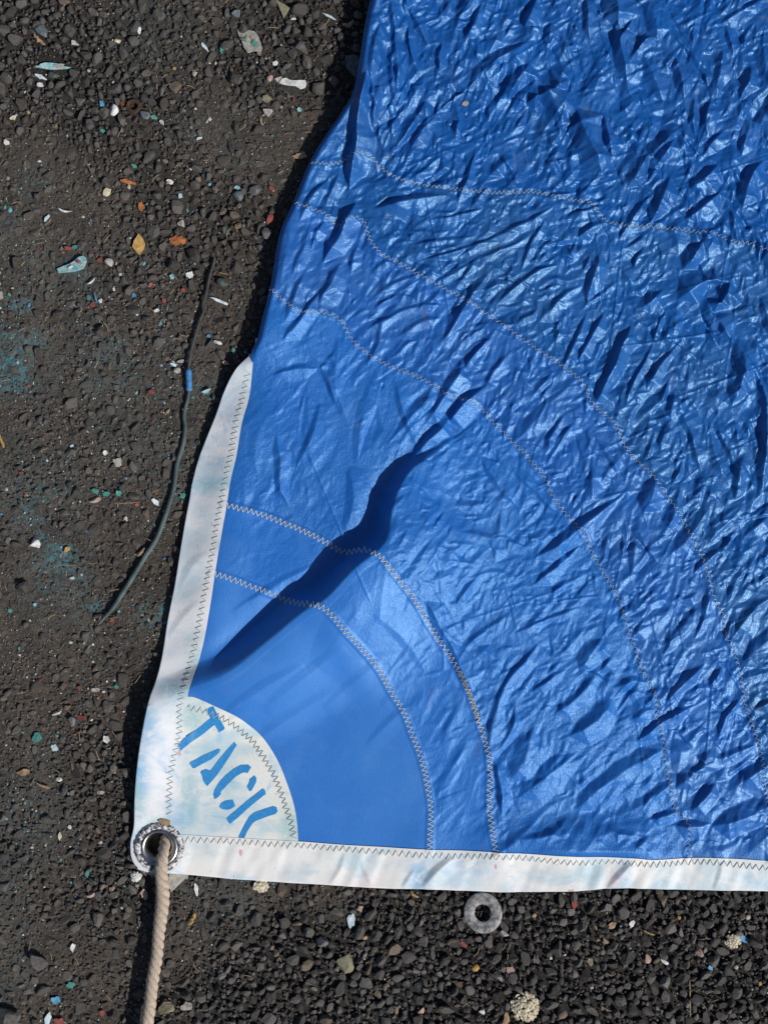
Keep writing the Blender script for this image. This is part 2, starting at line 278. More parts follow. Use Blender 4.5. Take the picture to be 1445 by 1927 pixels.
R_ = [  # crest points, height, dark width, lit width
 ([(690,150),(676,230),(668,300),(657,362)],20,16,40),([(670,385),(652,430),(630,468),(608,502)],16,14,34),
 ([(715,60),(700,130),(704,210),(722,290)],7,9,20),([(735,20),(748,120),(752,240)],7,9,20),
 ([(878,182),(905,148),(930,128),(955,112),(990,92)],11,17,40),([(955,198),(972,163),(992,132)],14,30,40),([(966,222),(985,190),(1002,165)],9,15,25),
 ([(872,86),(890,55),(905,20)],7,9,20),([(820,50),(845,20),(858,5)],6,8,18),([(730,215),(765,180),(795,170)],5,8,18),([(770,290),(800,250),(812,245)],7,12,22),([(806,250),(800,205),(797,200)],8,18,20),
 ([(1074,212),(1105,286),(1130,338)],19,28,60),([(1128,225),(1138,270),(1147,306)],9,9,24),([(1097,8),(1101,50),(1104,86)],8,9,24),([(1151,-20),(1153,30),(1156,62)],17,28,40),
 ([(1150,58),(1162,110),(1172,165)],11,14,30),([(1262,118),(1271,160),(1280,192)],10,12,24),([(1234,146),(1255,122),(1271,102)],6,8,20),([(1339,62),(1380,38),(1428,8)],6,8,24),
 ([(1356,60),(1366,90),(1372,118)],6,7,18),([(1256,80),(1290,110),(1320,137)],4,5,14),([(1382,200),(1395,165),(1404,133)],8,11,22),([(1385,302),(1399,255),(1408,212)],9,12,22),([(1379,233),(1392,208),(1404,184)],7,10,18),
 ([(1325,264),(1318,230),(1329,196)],8,12,22),([(1297,236),(1301,190)],6,8,18),([(1314,303),(1333,278),(1353,254)],7,9,20),([(1213,306),(1240,280),(1266,255)],11,20,30),([(985,203),(1030,184),(1066,162)],20,36,60),
 ([(1031,176),(1048,156),(1063,134)],10,18,24),([(1022,104),(1028,80),(1033,56)],8,13,22),([(1205,120),(1225,160),(1240,205)],6,14,24),([(1200,20),(1225,45),(1228,90)],8,18,26),([(1330,200),(1345,150),(1352,105)],7,12,20),
 ([(1174,360),(1194,330),(1213,298)],11,15,26),([(1211,354),(1232,320),(1262,268)],12,16,28),([(1219,428),(1236,385),(1252,343)],13,18,30),([(1157,457),(1185,415),(1213,378)],7,9,22),([(1167,475),(1195,458),(1223,436)],4,6,16),
 ([(1280,423),(1312,398),(1346,368)],9,14,26),([(1236,425),(1282,393)],4,6,16),([(1286,367),(1315,345),(1343,316)],10,16,28),([(1388,402),(1398,345),(1426,310)],12,15,30),([(1378,460),(1373,430),(1369,400)],7,8,20),
 ([(1310,440),(1328,462),(1350,470)],12,17,24),([(1275,514),(1296,488),(1315,457)],13,20,30),([(1269,568),(1310,540),(1368,530)],15,30,34),([(1333,592),(1350,568),(1370,534)],17,30,34),([(1366,640),(1338,603),(1308,577)],12,18,30),
 ([(1098,580),(1112,530),(1127,478)],11,12,26),([(1087,590),(1120,562),(1152,537)],4,5,14),([(1197,584),(1218,574),(1238,556)],11,20,24),([(1163,508),(1174,524),(1184,538)],5,8,14),([(1225,640),(1253,568)],5,4,30),
 ([(1114,762),(1147,700),(1180,615)],12,12,26),([(1169,765),(1196,705),(1226,644)],5,5,24),([(1074,690),(1108,640),(1134,590)],7,8,22),([(1052,700),(1085,630),(1100,590)],6,7,18),([(1206,965),(1222,930),(1228,895)],13,24,30),
 ([(1367,766),(1386,720),(1391,676),(1368,640)],13,24,30),([(1238,848),(1241,824),(1257,809)],6,7,18),([(1255,792),(1258,766),(1263,738)],7,10,18),([(1372,942),(1380,900),(1386,852)],8,10,24),([(1322,618),(1332,640),(1342,656)],6,9,16),
 ([(1160,890),(1135,850),(1120,830)],5,7,18),([(1310,880),(1300,840),(1290,800)],6,9,20),([(1420,560),(1435,600),(1440,640)],7,10,20),
 ([(880,400),(900,380),(915,362)],5,7,16),([(770,350),(800,325),(830,300)],5,7,18),([(920,340),(945,318),(962,300)],8,13,20),([(950,362),(965,345),(975,330)],6,10,18),([(975,360),(960,330),(940,300)],5,6,16),
 ([(800,425),(870,410),(910,397)],4,6,16),([(770,470),(840,458),(890,452)],3.5,5,16),([(780,500),(860,480),(960,440),(1040,395)],6,7,24),([(810,540),(890,500),(990,455)],4,6,18),([(855,545),(880,515),(900,490)],5,6,14),
 ([(930,580),(1000,520),(1045,505)],6,7,22),([(975,520),(1000,460),(1022,415)],5,6,18),([(860,490),(900,470),(940,462)],4,6,14),([(1010,610),(1060,560),(1090,545)],6,8,20),([(700,565),(740,540),(790,520)],4,6,20),([(690,625),(760,590),(840,575)],4,6,20),
 ([(705,585),(720,575),(745,560)],3,5,12),([(785,592),(815,565),(830,545)],5,8,16),
 ([(532,650),(570,604),(604,556)],8,9,30),([(596,672),(608,698),(622,730),(632,762)],6,8,30),([(605,700),(620,680),(632,664)],4,6,14),([(516,708),(560,698),(598,696)],5,9,22),([(524,815),(530,880),(530,930),(548,958)],6,12,20),
 ([(640,640),(632,720),(655,800)],3,14,40),([(560,880),(590,820),(605,760)],3,10,40),([(700,720),(680,800),(672,880)],2.5,14,40),([(745,720),(760,780),(780,830)],3,10,26),([(650,1000),(665,940),(660,880)],3,14,50),
 ([(770,868),(818,820),(872,762),(915,728)],13,12,50),([(800,800),(830,755),(862,705),(922,640)],10,14,40),([(872,700),(905,660),(930,625)],8,9,20),([(905,745),(930,700),(960,665)],6,8,20),([(745,640),(790,612),(830,600)],4,7,18),([(690,690),(712,650),(720,600)],3,8,20),
 ([(900,860),(930,905),(975,960)],4,9,24),([(960,880),(1010,930),(1060,975)],4,8,24),([(860,1000),(920,1010),(990,1030)],4,7,22),([(940,960),(935,1010),(925,1060)],4,8,20),([(1000,1100),(1050,1060),(1090,1025)],7,9,24),([(957,1192),(1020,1165),(1092,1138)],4,6,20),
 ([(800,1128),(830,1182),(862,1238),(888,1300)],8,13,28),([(870,1215),(920,1180),(960,1150)],4,8,22),([(880,1090),(920,1075),(960,1080)],3,7,20),
 ([(1066,1380),(1110,1356),(1151,1308)],10,19,36),([(1190,1394),(1240,1353),(1275,1336),(1300,1325)],9,9,26),([(1077,1520),(1150,1458),(1242,1406)],9,19,36),([(1180,1524),(1225,1495),(1265,1462)],8,15,30),([(1265,1480),(1300,1448),(1333,1403)],11,19,30),
 ([(1292,1523),(1320,1498),(1342,1467)],8,9,24),([(970,1498),(1030,1450),(1083,1413)],8,20,34),([(960,1462),(985,1420),(1000,1368)],7,24,34),([(1217,1538),(1245,1530),(1270,1520)],9,9,20),([(950,1588),(1060,1590),(1140,1594),(1235,1596)],3,34,24),
 ([(975,1574),(1035,1562),(1064,1534)],8,10,22),([(1262,1550),(1295,1552),(1330,1543)],10,11,22),([(1330,1550),(1390,1536),(1455,1502)],11,24,30),([(1190,1592),(1206,1578),(1219,1562)],6,8,14),([(1343,1390),(1355,1345),(1390,1307)],7,7,22),
 ([(1326,1292),(1338,1272),(1352,1253)],6,7,18),([(926,1418),(938,1470),(941,1532)],9,9,26),([(1085,1260),(1105,1230),(1130,1198)],10,18,30),([(995,1300),(1025,1280),(1064,1256)],5,6,22),([(1150,1290),(1185,1278),(1212,1282)],6,9,20),
 ([(1040,1340),(1090,1300),(1150,1230)],6,10,40),([(920,1400),(930,1330),(960,1270),(1010,1210)],6,9,40),([(1290,1450),(1340,1425),(1420,1395)],5,8,20),([(1180,1200),(1210,1170),(1250,1140)],5,9,20),([(1300,1200),(1320,1150),(1325,1100)],5,9,20),
 ([(1370,1200),(1400,1150),(1440,1120)],7,10,24),([(1390,1010),(1420,985),(1445,970)],6,9,20),([(1240,1230),(1270,1180),(1310,1140)],6,9,20),([(1230,1060),(1200,1010),(1170,980)],5,8,20),([(1180,1080),(1190,1020),(1200,970)],6,12,24),([(1410,1330),(1440,1315),(1470,1300)],7,8,20),
 ([(795,1668),(818,1640),(852,1609)],7,12,26),([(757,1668),(768,1652),(780,1634)],3,7,16),([(1140,1668),(1165,1640),(1188,1612)],6,10,26),([(1340,1670),(1350,1640),(1352,1615)],3,8,20),([(620,1662),(640,1635),(650,1600)],2.5,8,24),([(700,1664),(690,1640),(680,1620)],2.5,8,20),
 ([(470,1130),(520,1100),(600,1060)],2.5,10,30),([(440,1210),(480,1180),(560,1110)],2.5,9,24),([(600,1250),(650,1180),(720,1070)],3,45,70),([(340,1110),(370,1060),(400,1040)],2.2,14,30),([(320,1200),(350,1160),(380,1130)],2.2,12,30),
]
R_ += [([(585,480),(600,440),(612,420)],7,9,20),([(640,505),(625,540),(600,578)],10,12,26),([(566,425),(590,380),(620,345)],6,9,26),([(553,525),(575,470),(585,430)],5,8,20),([(612,395),(630,360),(640,330)],6,9,18),([(540,610),(560,560),(575,520)],6,9,20),([(735,270),(742,200),(738,120)],6,9,18),([(765,60),(772,110),(790,160)],6,9,16),([(700,260),(712,200),(716,150)],6,9,18),([(660,520),(668,480),(690,440)],6,9,18),([(700,520),(720,500),(740,495)],4,7,16)]

def raster(tris, x, y, h, out, crease=0.0, cw=1.5, seed=0):
    rg = np.random.default_rng(seed); ea = {}
    for i, j, k in tris:
        ax, bx, cx2 = x[i]-X0, x[j]-X0, x[k]-X0; ay, by, cy2 = y[i]-Y0, y[j]-Y0, y[k]-Y0
        xa = max(0, int(min(ax, bx, cx2))); xb = min(NX, int(max(ax, bx, cx2))+2); ya = max(0, int(min(ay, by, cy2))); yb = min(NY, int(max(ay, by, cy2))+2)
        if xa >= xb or ya >= yb: continue
        D = (by-cy2)*(ax-cx2)+(cx2-bx)*(ay-cy2)
        if abs(D) < 1e-4: continue
        X = np.arange(xa, xb)[None, :]; Y = np.arange(ya, yb)[:, None]
        l1 = ((by-cy2)*(X-cx2)+(cx2-bx)*(Y-cy2))/D; l2 = ((cy2-ay)*(X-cx2)+(ax-cx2)*(Y-cy2))/D; l3 = 1-l1-l2
        m = (l1 >= -1e-3) & (l2 >= -1e-3) & (l3 >= -1e-3); z = h[i]*l1+h[j]*l2+h[k]*l3
        wk = min(1.0, 1.3*float(weight[min(NY-1, max(0, int(ay))), min(NX-1, max(0, int(ax)))]))
        if crease and wk > .08:
            for (l, p, q) in ((l1, j, k), (l2, k, i), (l3, i, j)):
                key = (p, q) if p < q else (q, p)
                if key not in ea: ea[key] = rg.normal(0, 1)
                if ea[key] > 0.3:
                    L = math.hypot(x[p]-x[q], y[p]-y[q])+1e-6; z = z+crease*ea[key]*wk*np.exp(-np.abs(l*D)/L/cw)
        sub = out[ya:yb, xa:xb]; sub[m] = np.broadcast_to(z, sub.shape)[m]

def fold_net():
    """the first order of folds: crests, flanks and flats as one polyhedral sheet"""
    rg = random.Random(41); pts = []; hs = []; edges = []
    og = np.zeros((NY//4+2, NX//4+2), bool)
    def mark(ax, ay, bx, by, r, test=False):
        n = max(1, int(math.hypot(bx-ax, by-ay)/5)); hit = 0
        for q in range(n+1):
            x = ax+(bx-ax)*q/n; y = ay+(by-ay)*q/n; iy, ix = int((y-Y0)/4), int((x-X0)/4); k = max(0, int(r/4))
            s = og[max(0, iy-k):iy+k+1, max(0, ix-k):ix+k+1]
            if test: hit += s.any()
            else: s[:] = True
        return hit/(n+1)
    def away(dx, dy):
        l = math.hypot(dx, dy)+1e-9; nx_, ny_ = -dy/l, dx/l
        return (nx_, ny_) if nx_*-.8+ny_*-.6 > 0 else (-nx_, -ny_)
    def add(crest, h, wd, wl, ends=0.0):
        c = np.array(crest, float); n = len(c); ids = []
        for i, (x, y) in enumerate(c):
            t = 0 if i in (0, n-1) else 1
            pts.append((x, y)); hs.append(h*(ends if not t else (1+rg.uniform(-.15, .15)))); ids.append(len(pts)-1)
        edges.extend(zip(ids[:-1], ids[1:]))
        dn, ln = [], []
        for i in range(1, n-1):
            ax, ay = away(*(c[i+1]-c[i-1])); f = rg.uniform(.85, 1.15)
            pts.append((c[i, 0]+ax*wd*f, c[i, 1]+ay*wd*f)); hs.append(-h*.18); dn.append(len(pts)-1)
            f = rg.uniform(.8, 1.25); pts.append((c[i, 0]-ax*wl*f, c[i, 1]-ay*wl*f)); hs.append(-h*rg.uniform(0, .12)); ln.append(len(pts)-1)
        ch = [ids[0]]+dn+[ids[-1]]; edges.extend(zip(ch[:-1], ch[1:]))
        ch = [ids[0]]+ln+[ids[-1]]; edges.extend(zip(ch[:-1], ch[1:]))
    for cr_, h, wd, wl in R_:
        p = dens(cr_, 4) if len(cr_) > 2 else np.array([cr_[0], ((cr_[0][0]+cr_[1][0])/2, (cr_[0][1]+cr_[1][1])/2), cr_[1]], float)
        L = np.hypot(*(p[-1]-p[0])); n = 4 if L < 70 else (5 if L < 150 else 8)
        p = p[np.linspace(0, len(p)-1, n).astype(int)]
        add(p, h, wd, min(wl, wd*2.2), 0.12)
        for i in range(n-1):
            mx, my = (p[i]+p[i+1])/2; ax, ay = away(*(p[i+1]-p[i])); off = (wd-min(wl, wd*2.2))/2
            mark(p[i][0]+ax*off, p[i][1]+ay*off, p[i+1][0]+ax*off, p[i+1][1]+ay*off, (wd+min(wl, wd*2.2))/2)
    def ang_at(x, y):
        w_ = [float(bilin(q, np.array([(x-X0)/8]), np.array([(y-Y0)/8]))[0])**2 for q in Ws]; return rg.choices([q[0] for q in WIN], w_)[0]
    cnt = 0
    for (n, La, Lb, sp) in ((3000, 110, 230, 13), (5000, 55, 120, 18), (12000, 26, 60, 26), (14000, 12, 28, 38)):
        for _ in range(n):
            x = rg.uniform(490, 1640); y = rg.uniform(-175, 1590); iy, ix = int(y-Y0), int(x-X0); w = weight[iy, ix]
            if w < .08 or rg.random() > w*1.3: continue
            L = rg.uniform(La, Lb); a = math.radians(ang_at(x, y)+rg.gauss(0, sp)); wd = min(17, L*rg.uniform(.07, .16)+1.8); wl = wd*rg.uniform(.9, 2.2)
            dx, dy = math.cos(a)*L/2, -math.sin(a)*L/2; ax, ay = away(dx, dy); off = (wd-wl)/2
            if mark(x-dx+ax*off, y-dy+ay*off, x+dx+ax*off, y+dy+ay*off, (wd+wl)/2*.5, True) > 0.04: continue
            mark(x-dx+ax*off, y-dy+ay*off, x+dx+ax*off, y+dy+ay*off, (wd+wl)/2*.62); k = rg.uniform(.25, .75); bo = rg.gauss(0, .07)*L
            slope = rg.choice([.3, .4, .55, .7, .9])*min(1, w*1.3)
            cm = (x-dx+2*dx*k+ax*bo, y-dy+2*dy*k+ay*bo)
            if L > 50: cr2 = [(x-dx, y-dy), ((x-dx+cm[0])/2+rg.gauss(0, 2), (y-dy+cm[1])/2+rg.gauss(0, 2)), cm, (x+dx, y+dy)]
            else: cr2 = [(x-dx, y-dy), cm, (x+dx, y+dy)]
            add(cr2, wd*slope*rg.choice([1, 1, 1, 1, -.8]), wd, wl, rg.uniform(0, .3)); cnt += 1
    for _ in range(16000):       # flats between the folds
        x = rg.uniform(X0-30, X0+NX+30); y = rg.uniform(Y0-30, Y0+NY+30); iy, ix = min(NY-1, max(0, int(y-Y0))), min(NX-1, max(0, int(x-X0)))
        if og[iy//4, ix//4]: continue
        og[max(0, iy//4-3):iy//4+4, max(0, ix//4-3):ix//4+4] = True
        pts.append((x, y)); hs.append(rg.gauss(0, 3.6)*weight[iy, ix])
    r = geometry.delaunay_2d_cdt([Vector(p) for p in pts], edges, [], 0, 1e-3, True)
    v = np.array([(q.x, q.y) for q in r[0]]); hh = np.full(len(v), np.nan)
    for i, o in enumerate(r[3]):
        if o: hh[i] = max((hs[k] for k in o), key=abs)
    nb_ = {}
    for p, q in r[1]: nb_.setdefault(p, []).append(q); nb_.setdefault(q, []).append(p)
    for _ in range(3):
        for i in np.where(np.isnan(hh))[0]:
            z = [hh[k] for k in nb_.get(int(i), []) if not np.isnan(hh[k])]
            if z: hh[i] = np.mean(z)
    hh = np.nan_to_num(hh); out = np.zeros((NY, NX), np.float32)
    tr = [f if len(f) == 3 else None for f in r[2]]
    raster([t for t in tr if t], v[:, 0], v[:, 1], hh, out, 0.55, 1.6, 3)
    print('folds', cnt, 'points', len(v), 'faces', len(r[2]))
    return out
R_ += [([(430,1335),(500,1290),(575,1245)],2.6,16,34),([(500,1330),(590,1260),(650,1210)],2.5,18,34),([(470,1400),(560,1340),(640,1290)],2.0,18,36),([(610,1330),(680,1270),(735,1225)],1.3,14,26),([(690,1400),(740,1350),(790,1310)],1.4,12,26),([(820,1500),(850,1440),(880,1400)],2.2,12,24),([(830,1400),(850,1350),(870,1310)],2.5,10,24),([(705,1150),(760,1200),(800,1260)],2.0,12,26),([(440,1150),(480,1125),(530,1100)],1.5,8,20)]
SOFT = [q for q in R_ if q[0][0][1] > 1625 or (q[0][0][0] < 480 and q[0][0][1] > 1000) or q[0][0] in [(975,1574)] or q[1] <= 3]
R_ = [q for q in R_ if q not in SOFT]
for pts, h, wd, wl in SOFT: ridge(pts, h*(1.9 if pts[0][1] < 1060 and pts[0][0] > 500 else 1), wd, wl)
net = blur(fold_net(), 0.5)
warp = (vnoise(gx, gy, 31, 5)*2.2, vnoise(gx, gy, 33, 6)*2.2)
ww_ = np.clip(weight*1.5, 0, 1)
H += (1+.2*weight)*bilin(net.astype(float), gx-X0+warp[0], gy-Y0+warp[1])*smooth01((gx-edge_in)/14)
fineA = 0
for n, (ang, cs) in enumerate(WIN):
    Wn = bilin(Ws[n]/Wt, (gx-X0)/8.0, (gy-Y0)/8.0)
    fineA = fineA+Wn*facet(10 if n % 2 else 13, ang+(10 if n % 2 else -12), 4.4, 1.65, 200+n, 0.2, 1.2)
mask_s = smooth01(0.42+1.9*vnoise(gx, gy, 55, 12)); mask_f = smooth01(0.4+1.7*vnoise(gx, gy, 27, 13))
H += weight*(fineA*(0.25+1.45*mask_s)+facet(6, 74, 3.0, 0.85, 301, 0.25, 1.0)*(0.1+1.2*mask_f)+facet(6.5, 25, 3.0, 0.7, 302, 0.25, 1.0)*(0.1+1.2*(1-mask_f)))
rq = random.Random(91)
for _ in range(85):         # thin old fold lines
    x = rq.uniform(600, 1630); y = rq.uniform(-160, 1560)
    if rq.random() > weight[int(y-Y0), int(x-X0)]*1.3: continue
    q = math.radians(rq.choice([62, 75, 100, 118, 30, 20, 150])+rq.gauss(0, 9)); L = rq.uniform(40, 150); dx, dy = math.cos(q)*L, -math.sin(q)*L
    ridge([(x-dx, y-dy), (x+rq.gauss(0, 2), y+rq.gauss(0, 2)), (x+dx, y+dy)], rq.uniform(1.2, 2.6), 2.6, 3.4, 0.3, lens=False)
H += 1.3*vnoise(gx+.35*gy, gy*.35, 17, 71)*smooth01((gy-foot_i(gx)-6)/12)*smooth01((gx-360)/60)+0.9*vnoise(gx*.5, gy+.3*gx, 30, 72)*smooth01((in_x(gy)-gx)/14)*smooth01((1260-gy)/60)

# double cloth and pucker along each seam
def stamp(poly, r):
    d = np.full((NY, NX), 99.0, np.float32); p = dens(poly, 2.0); yy, xx = np.mgrid[-r:r+1, -r:r+1]
    for x, y in p:
        ix, iy = int(round(x))-X0, int(round(y))-Y0
        if ix < r or iy < r or ix >= NX-r or iy >= NY-r: continue
        dd = np.hypot(xx+ix+X0-x, yy+iy+Y0-y); s = d[iy-r:iy+r+1, ix-r:ix+r+1]; np.minimum(s, dd, out=s)
    return d
for n, sm in enumerate(SEAMS):
    d = stamp(sm, 16)
    band = smooth01((9.0-d)/2.0)
    H += (1.1 if n < 2 else 0.8)*band
    if n > 1: H += 1.3*np.exp(-(d/13)**2)*vnoise(gx, gy, 8, 40+n)
H = blur(H, 0.35)
# cloth rolls over along the free blue edge
s_ = gx-blue_x(gy); rr_ = 9.0
roll = np.where((s_ < rr_), rr_-np.sqrt(np.clip(rr_**2-(rr_-np.clip(s_, 0, rr_))**2, 0, None)), 0.0)
H -= roll*smooth01((690-gy)/40)
_rd = np.hypot(gx-303, gy-1591); H = H+(12.5-H)*smooth01((66-_rd)/20)
H = np.where(H < 9, 5+4*np.exp((np.minimum(H, 9)-9)/4), H)
def Z(x, y): return bilin(H, np.asarray(x, float)-X0, np.asarray(y, float)-Y0)

# ------------------------------------------------------------------ materials
def mat(name):
    m = bpy.data.materials.new(name); m.use_nodes = True; n = m.node_tree; b = n.nodes['Principled BSDF']; return m, n, b
def noise(n, scale, detail=3, rough=0.55, vec=None, dist=0.0):
    t = n.nodes.new('ShaderNodeTexNoise'); t.inputs['Scale'].default_value = scale; t.inputs['Detail'].default_value = detail
    t.inputs['Roughness'].default_value = rough; t.inputs['Distortion'].default_value = dist
    if vec is not None: n.links.new(vec, t.inputs['Vector'])
    return t
def ramp(n, src, stops):
    r = n.nodes.new('ShaderNodeValToRGB'); e = r.color_ramp.elements
    while len(e) < len(stops): e.new(0.5)
    for q, (p, c) in zip(e, stops): q.position = p; q.color = (*c, 1) if len(c) == 3 else c
    n.links.new(src, r.inputs[0]); return r.outputs[0]
def mixc(n, fac, a, b, mode='MIX'):
    m = n.nodes.new('ShaderNodeMix'); m.data_type = 'RGBA'; m.blend_type = mode
    for s, v in ((m.inputs[0], fac), (m.inputs[6], a), (m.inputs[7], b)):
        if hasattr(v, 'links') or hasattr(v, 'is_linked'): n.links.new(v, s)
        elif isinstance(v, (int, float)): s.default_value = v
        else: s.default_value = (*v, 1)
    return m.outputs[2]
def bump(n, b, src, dist, strength=1.0, prev=None):
    u = n.nodes.new('ShaderNodeBump'); u.inputs['Distance'].default_value = dist; u.inputs['Strength'].default_value = strength
    n.links.new(src, u.inputs['Height'])
    if prev is not None: n.links.new(prev, u.inputs['Normal'])
    n.links.new(u.outputs[0], b.inputs['Normal']); return u.outputs[0]
def pos(n):
    g = n.nodes.new('ShaderNodeNewGeometry'); return g.outputs['Position']
def mapping(n, vec, scale=(1, 1, 1), rot=(0, 0, 0)):
    m = n.nodes.new('ShaderNodeMapping'); n.links.new(vec, m.inputs['Vector']); m.inputs['Scale'].default_value = scale; m.inputs['Rotation'].default_value = rot
    return m.outputs[0]
G0, G1 = (0, 0, 0), (1, 1, 1)

def nylon(name, base, dull, rough, micro, dirt=0.5):
    m, n, b = mat(name); p = pos(n)
    big = noise(n, 14, 3, 0.6, p)
    col = mixc(n, ramp(n, big.outputs[0], [(0.35, G0), (0.7, G1)]), base, dull)
    spots = noise(n, 95, 2, 0.5, p); patch = noise(n, 9, 2, 0.5, p)
    sp = n.nodes.new('ShaderNodeMath'); sp.operation = 'MULTIPLY'
    n.links.new(ramp(n, spots.outputs[0], [(0.69, G0), (0.78, G1)]), sp.inputs[0]); n.links.new(ramp(n, patch.outputs[0], [(0.45, G0), (0.62, G1)]), sp.inputs[1])
    sp2 = n.nodes.new('ShaderNodeMath'); sp2.operation = 'MULTIPLY'; n.links.new(sp.outputs[0], sp2.inputs[0]); sp2.inputs[1].default_value = dirt
    col = mixc(n, sp2.outputs[0], col, (0.10, 0.12, 0.13))
    sc1 = noise(n, 55, 2, 0.5, mapping(n, p, (1, 0.28, 1), (0, 0, math.radians(-40))), 0.5)
    col = mixc(n, ramp(n, sc1.outputs[0], [(0.70, G0), (0.80, (dirt*0.55,)*3)]), col, (0.20, 0.14, 0.20))
    fd = noise(n, 30, 5, 0.7, p); col = mixc(n, ramp(n, fd.outputs[0], [(0.50, G0), (0.75, (0.22,)*3)]), col, (0.10, 0.24, 0.52))
    n.links.new(col, b.inputs['Base Color'])
    rn = noise(n, 60, 3, 0.6, p); rr = n.nodes.new('ShaderNodeMapRange'); n.links.new(rn.outputs[0], rr.inputs[0])
    rr.inputs[3].default_value = rough-0.07; rr.inputs[4].default_value = rough+0.10; n.links.new(rr.outputs[0], b.inputs['Roughness'])
    b.inputs['Specular IOR Level'].default_value = 0.8; b.inputs['Specular Tint'].default_value = (0.42, 0.74, 1.0, 1)
    # weave: a ripstop grid about 3 mm wide, fine pucker between
    wv = n.nodes.new('ShaderNodeTexBrick'); n.links.new(mapping(n, p, (1, 1, 1), (0, 0, math.radians(7))), wv.inputs['Vector'])
    wv.offset = 0; wv.inputs['Scale'].default_value = 1.0; wv.inputs['Brick Width'].default_value = 0.0026; wv.inputs['Row Height'].default_value = 0.0026; wv.inputs['Mortar Size'].default_value = 0.0002
    a = bump(n, b, wv.outputs['Fac'], 0.00005, 0.5)
    n1 = noise(n, 650, 2, 0.6, mapping(n, p, (1, 0.5, 1), (0, 0, math.radians(-35))), 0.8)
    a = bump(n, b, n1.outputs[0], 0.0009, micro, a)
    n2 = noise(n, 1300, 1, 0.5, p); bump(n, b, n2.outputs[0], 0.0002, micro, a)
    return m
BL = [nylon('nylon_tack', (0.020, 0.141, 0.491), (0.027, 0.158, 0.501), 0.46, 0.15, 0.7),
      nylon('nylon_second', (0.014, 0.128, 0.473), (0.019, 0.141, 0.482), 0.42, 0.35, 0.45),
      nylon('nylon_third', (0.012, 0.116, 0.437), (0.017, 0.130, 0.446), 0.40, 0.55, 0.5),
      nylon('nylon_fourth', (0.011, 0.099, 0.391), (0.017, 0.095, 0.337), 0.38, 0.3, 0.6),
      nylon('nylon_fifth', (0.008, 0.088, 0.328), (0.012, 0.079, 0.259), 0.36, 0.3, 0.7),
      nylon('nylon_top', (0.006, 0.084, 0.332), (0.005, 0.065, 0.259), 0.36, 0.3, 0.6)]

def sailcloth(name, stain, red=True, base=(0.71, 0.705, 0.69)):
    m, n, b = mat(name); p = pos(n)
    a = noise(n, 22, 4, 0.6, mapping(n, p, (1, 1.6, 1)), 0.6); c = noise(n, 55, 4, 0.65, p, 0.4)
    col = mixc(n, ramp(n, a.outputs[0], [(0.46, G0), (0.62, (stain,)*3)]), base, (0.33, 0.52, 0.62))
    col = mixc(n, ramp(n, c.outputs[0], [(0.55, G0), (0.75, (0.35,)*3)]), col, (0.58, 0.60, 0.55))
    bl = noise(n, 34, 3, 0.7, p, 1.2); col = mixc(n, ramp(n, bl.outputs[0], [(0.56, G0), (0.70, (stain*0.8,)*3)]), col, (0.22, 0.42, 0.66))
    at = n.nodes.new('ShaderNodeAttribute'); at.attribute_name = 'tint'; se = n.nodes.new('ShaderNodeSeparateColor'); n.links.new(at.outputs['Color'], se.inputs[0])
    st = noise(n, 48, 5, 0.7, mapping(n, p, (1, 1.8, 1), (0, 0, 0.4)), 1.0)
    for ch, cc in ((0, (0.16, 0.38, 0.60)), (1, (0.26, 0.45, 0.45)), (2, (0.62, 0.30, 0.34))):
        mu = n.nodes.new('ShaderNodeMath'); mu.operation = 'MULTIPLY'; n.links.new(se.outputs[ch], mu.inputs[0]); n.links.new(ramp(n, st.outputs[0], [(0.30, G0), (0.56, G1)]), mu.inputs[1])
        col = mixc(n, mu.outputs[0], col, cc)
    sp = noise(n, 230, 2, 0.5, p); col = mixc(n, ramp(n, sp.outputs[0], [(0.73, G0), (0.79, (0.75,)*3)]), col, (0.13, 0.12, 0.10))
    if red:
        rd = noise(n, 120, 1, 0.5, mapping(n, p, (1, 0.5, 1), (0, 0, 0.5))); col = mixc(n, ramp(n, rd.outputs[0], [(0.745, G0), (0.78, (0.6,)*3)]), col, (0.55, 0.10, 0.16))
    n.links.new(col, b.inputs['Base Color']); b.inputs['Roughness'].default_value = 0.5; b.inputs['Specular IOR Level'].default_value = 0.3
    n1 = noise(n, 260, 2, 0.6, p); n2 = noise(n, 2400, 1, 0.5, mapping(n, p, (1, 0.3, 1)))
    q = bump(n, b, n1.outputs[0], 0.0005, 0.35); bump(n, b, n2.outputs[0], 0.0001, 0.6, q)
    return m
M_tape = sailcloth('white_tape_cloth', 0.5, True, (0.67, 0.68, 0.705)); M_foot = sailcloth('white_foot_cloth', 0.5); M_patch = sailcloth('white_patch_cloth', 0.6, False, (0.67, 0.685, 0.655))

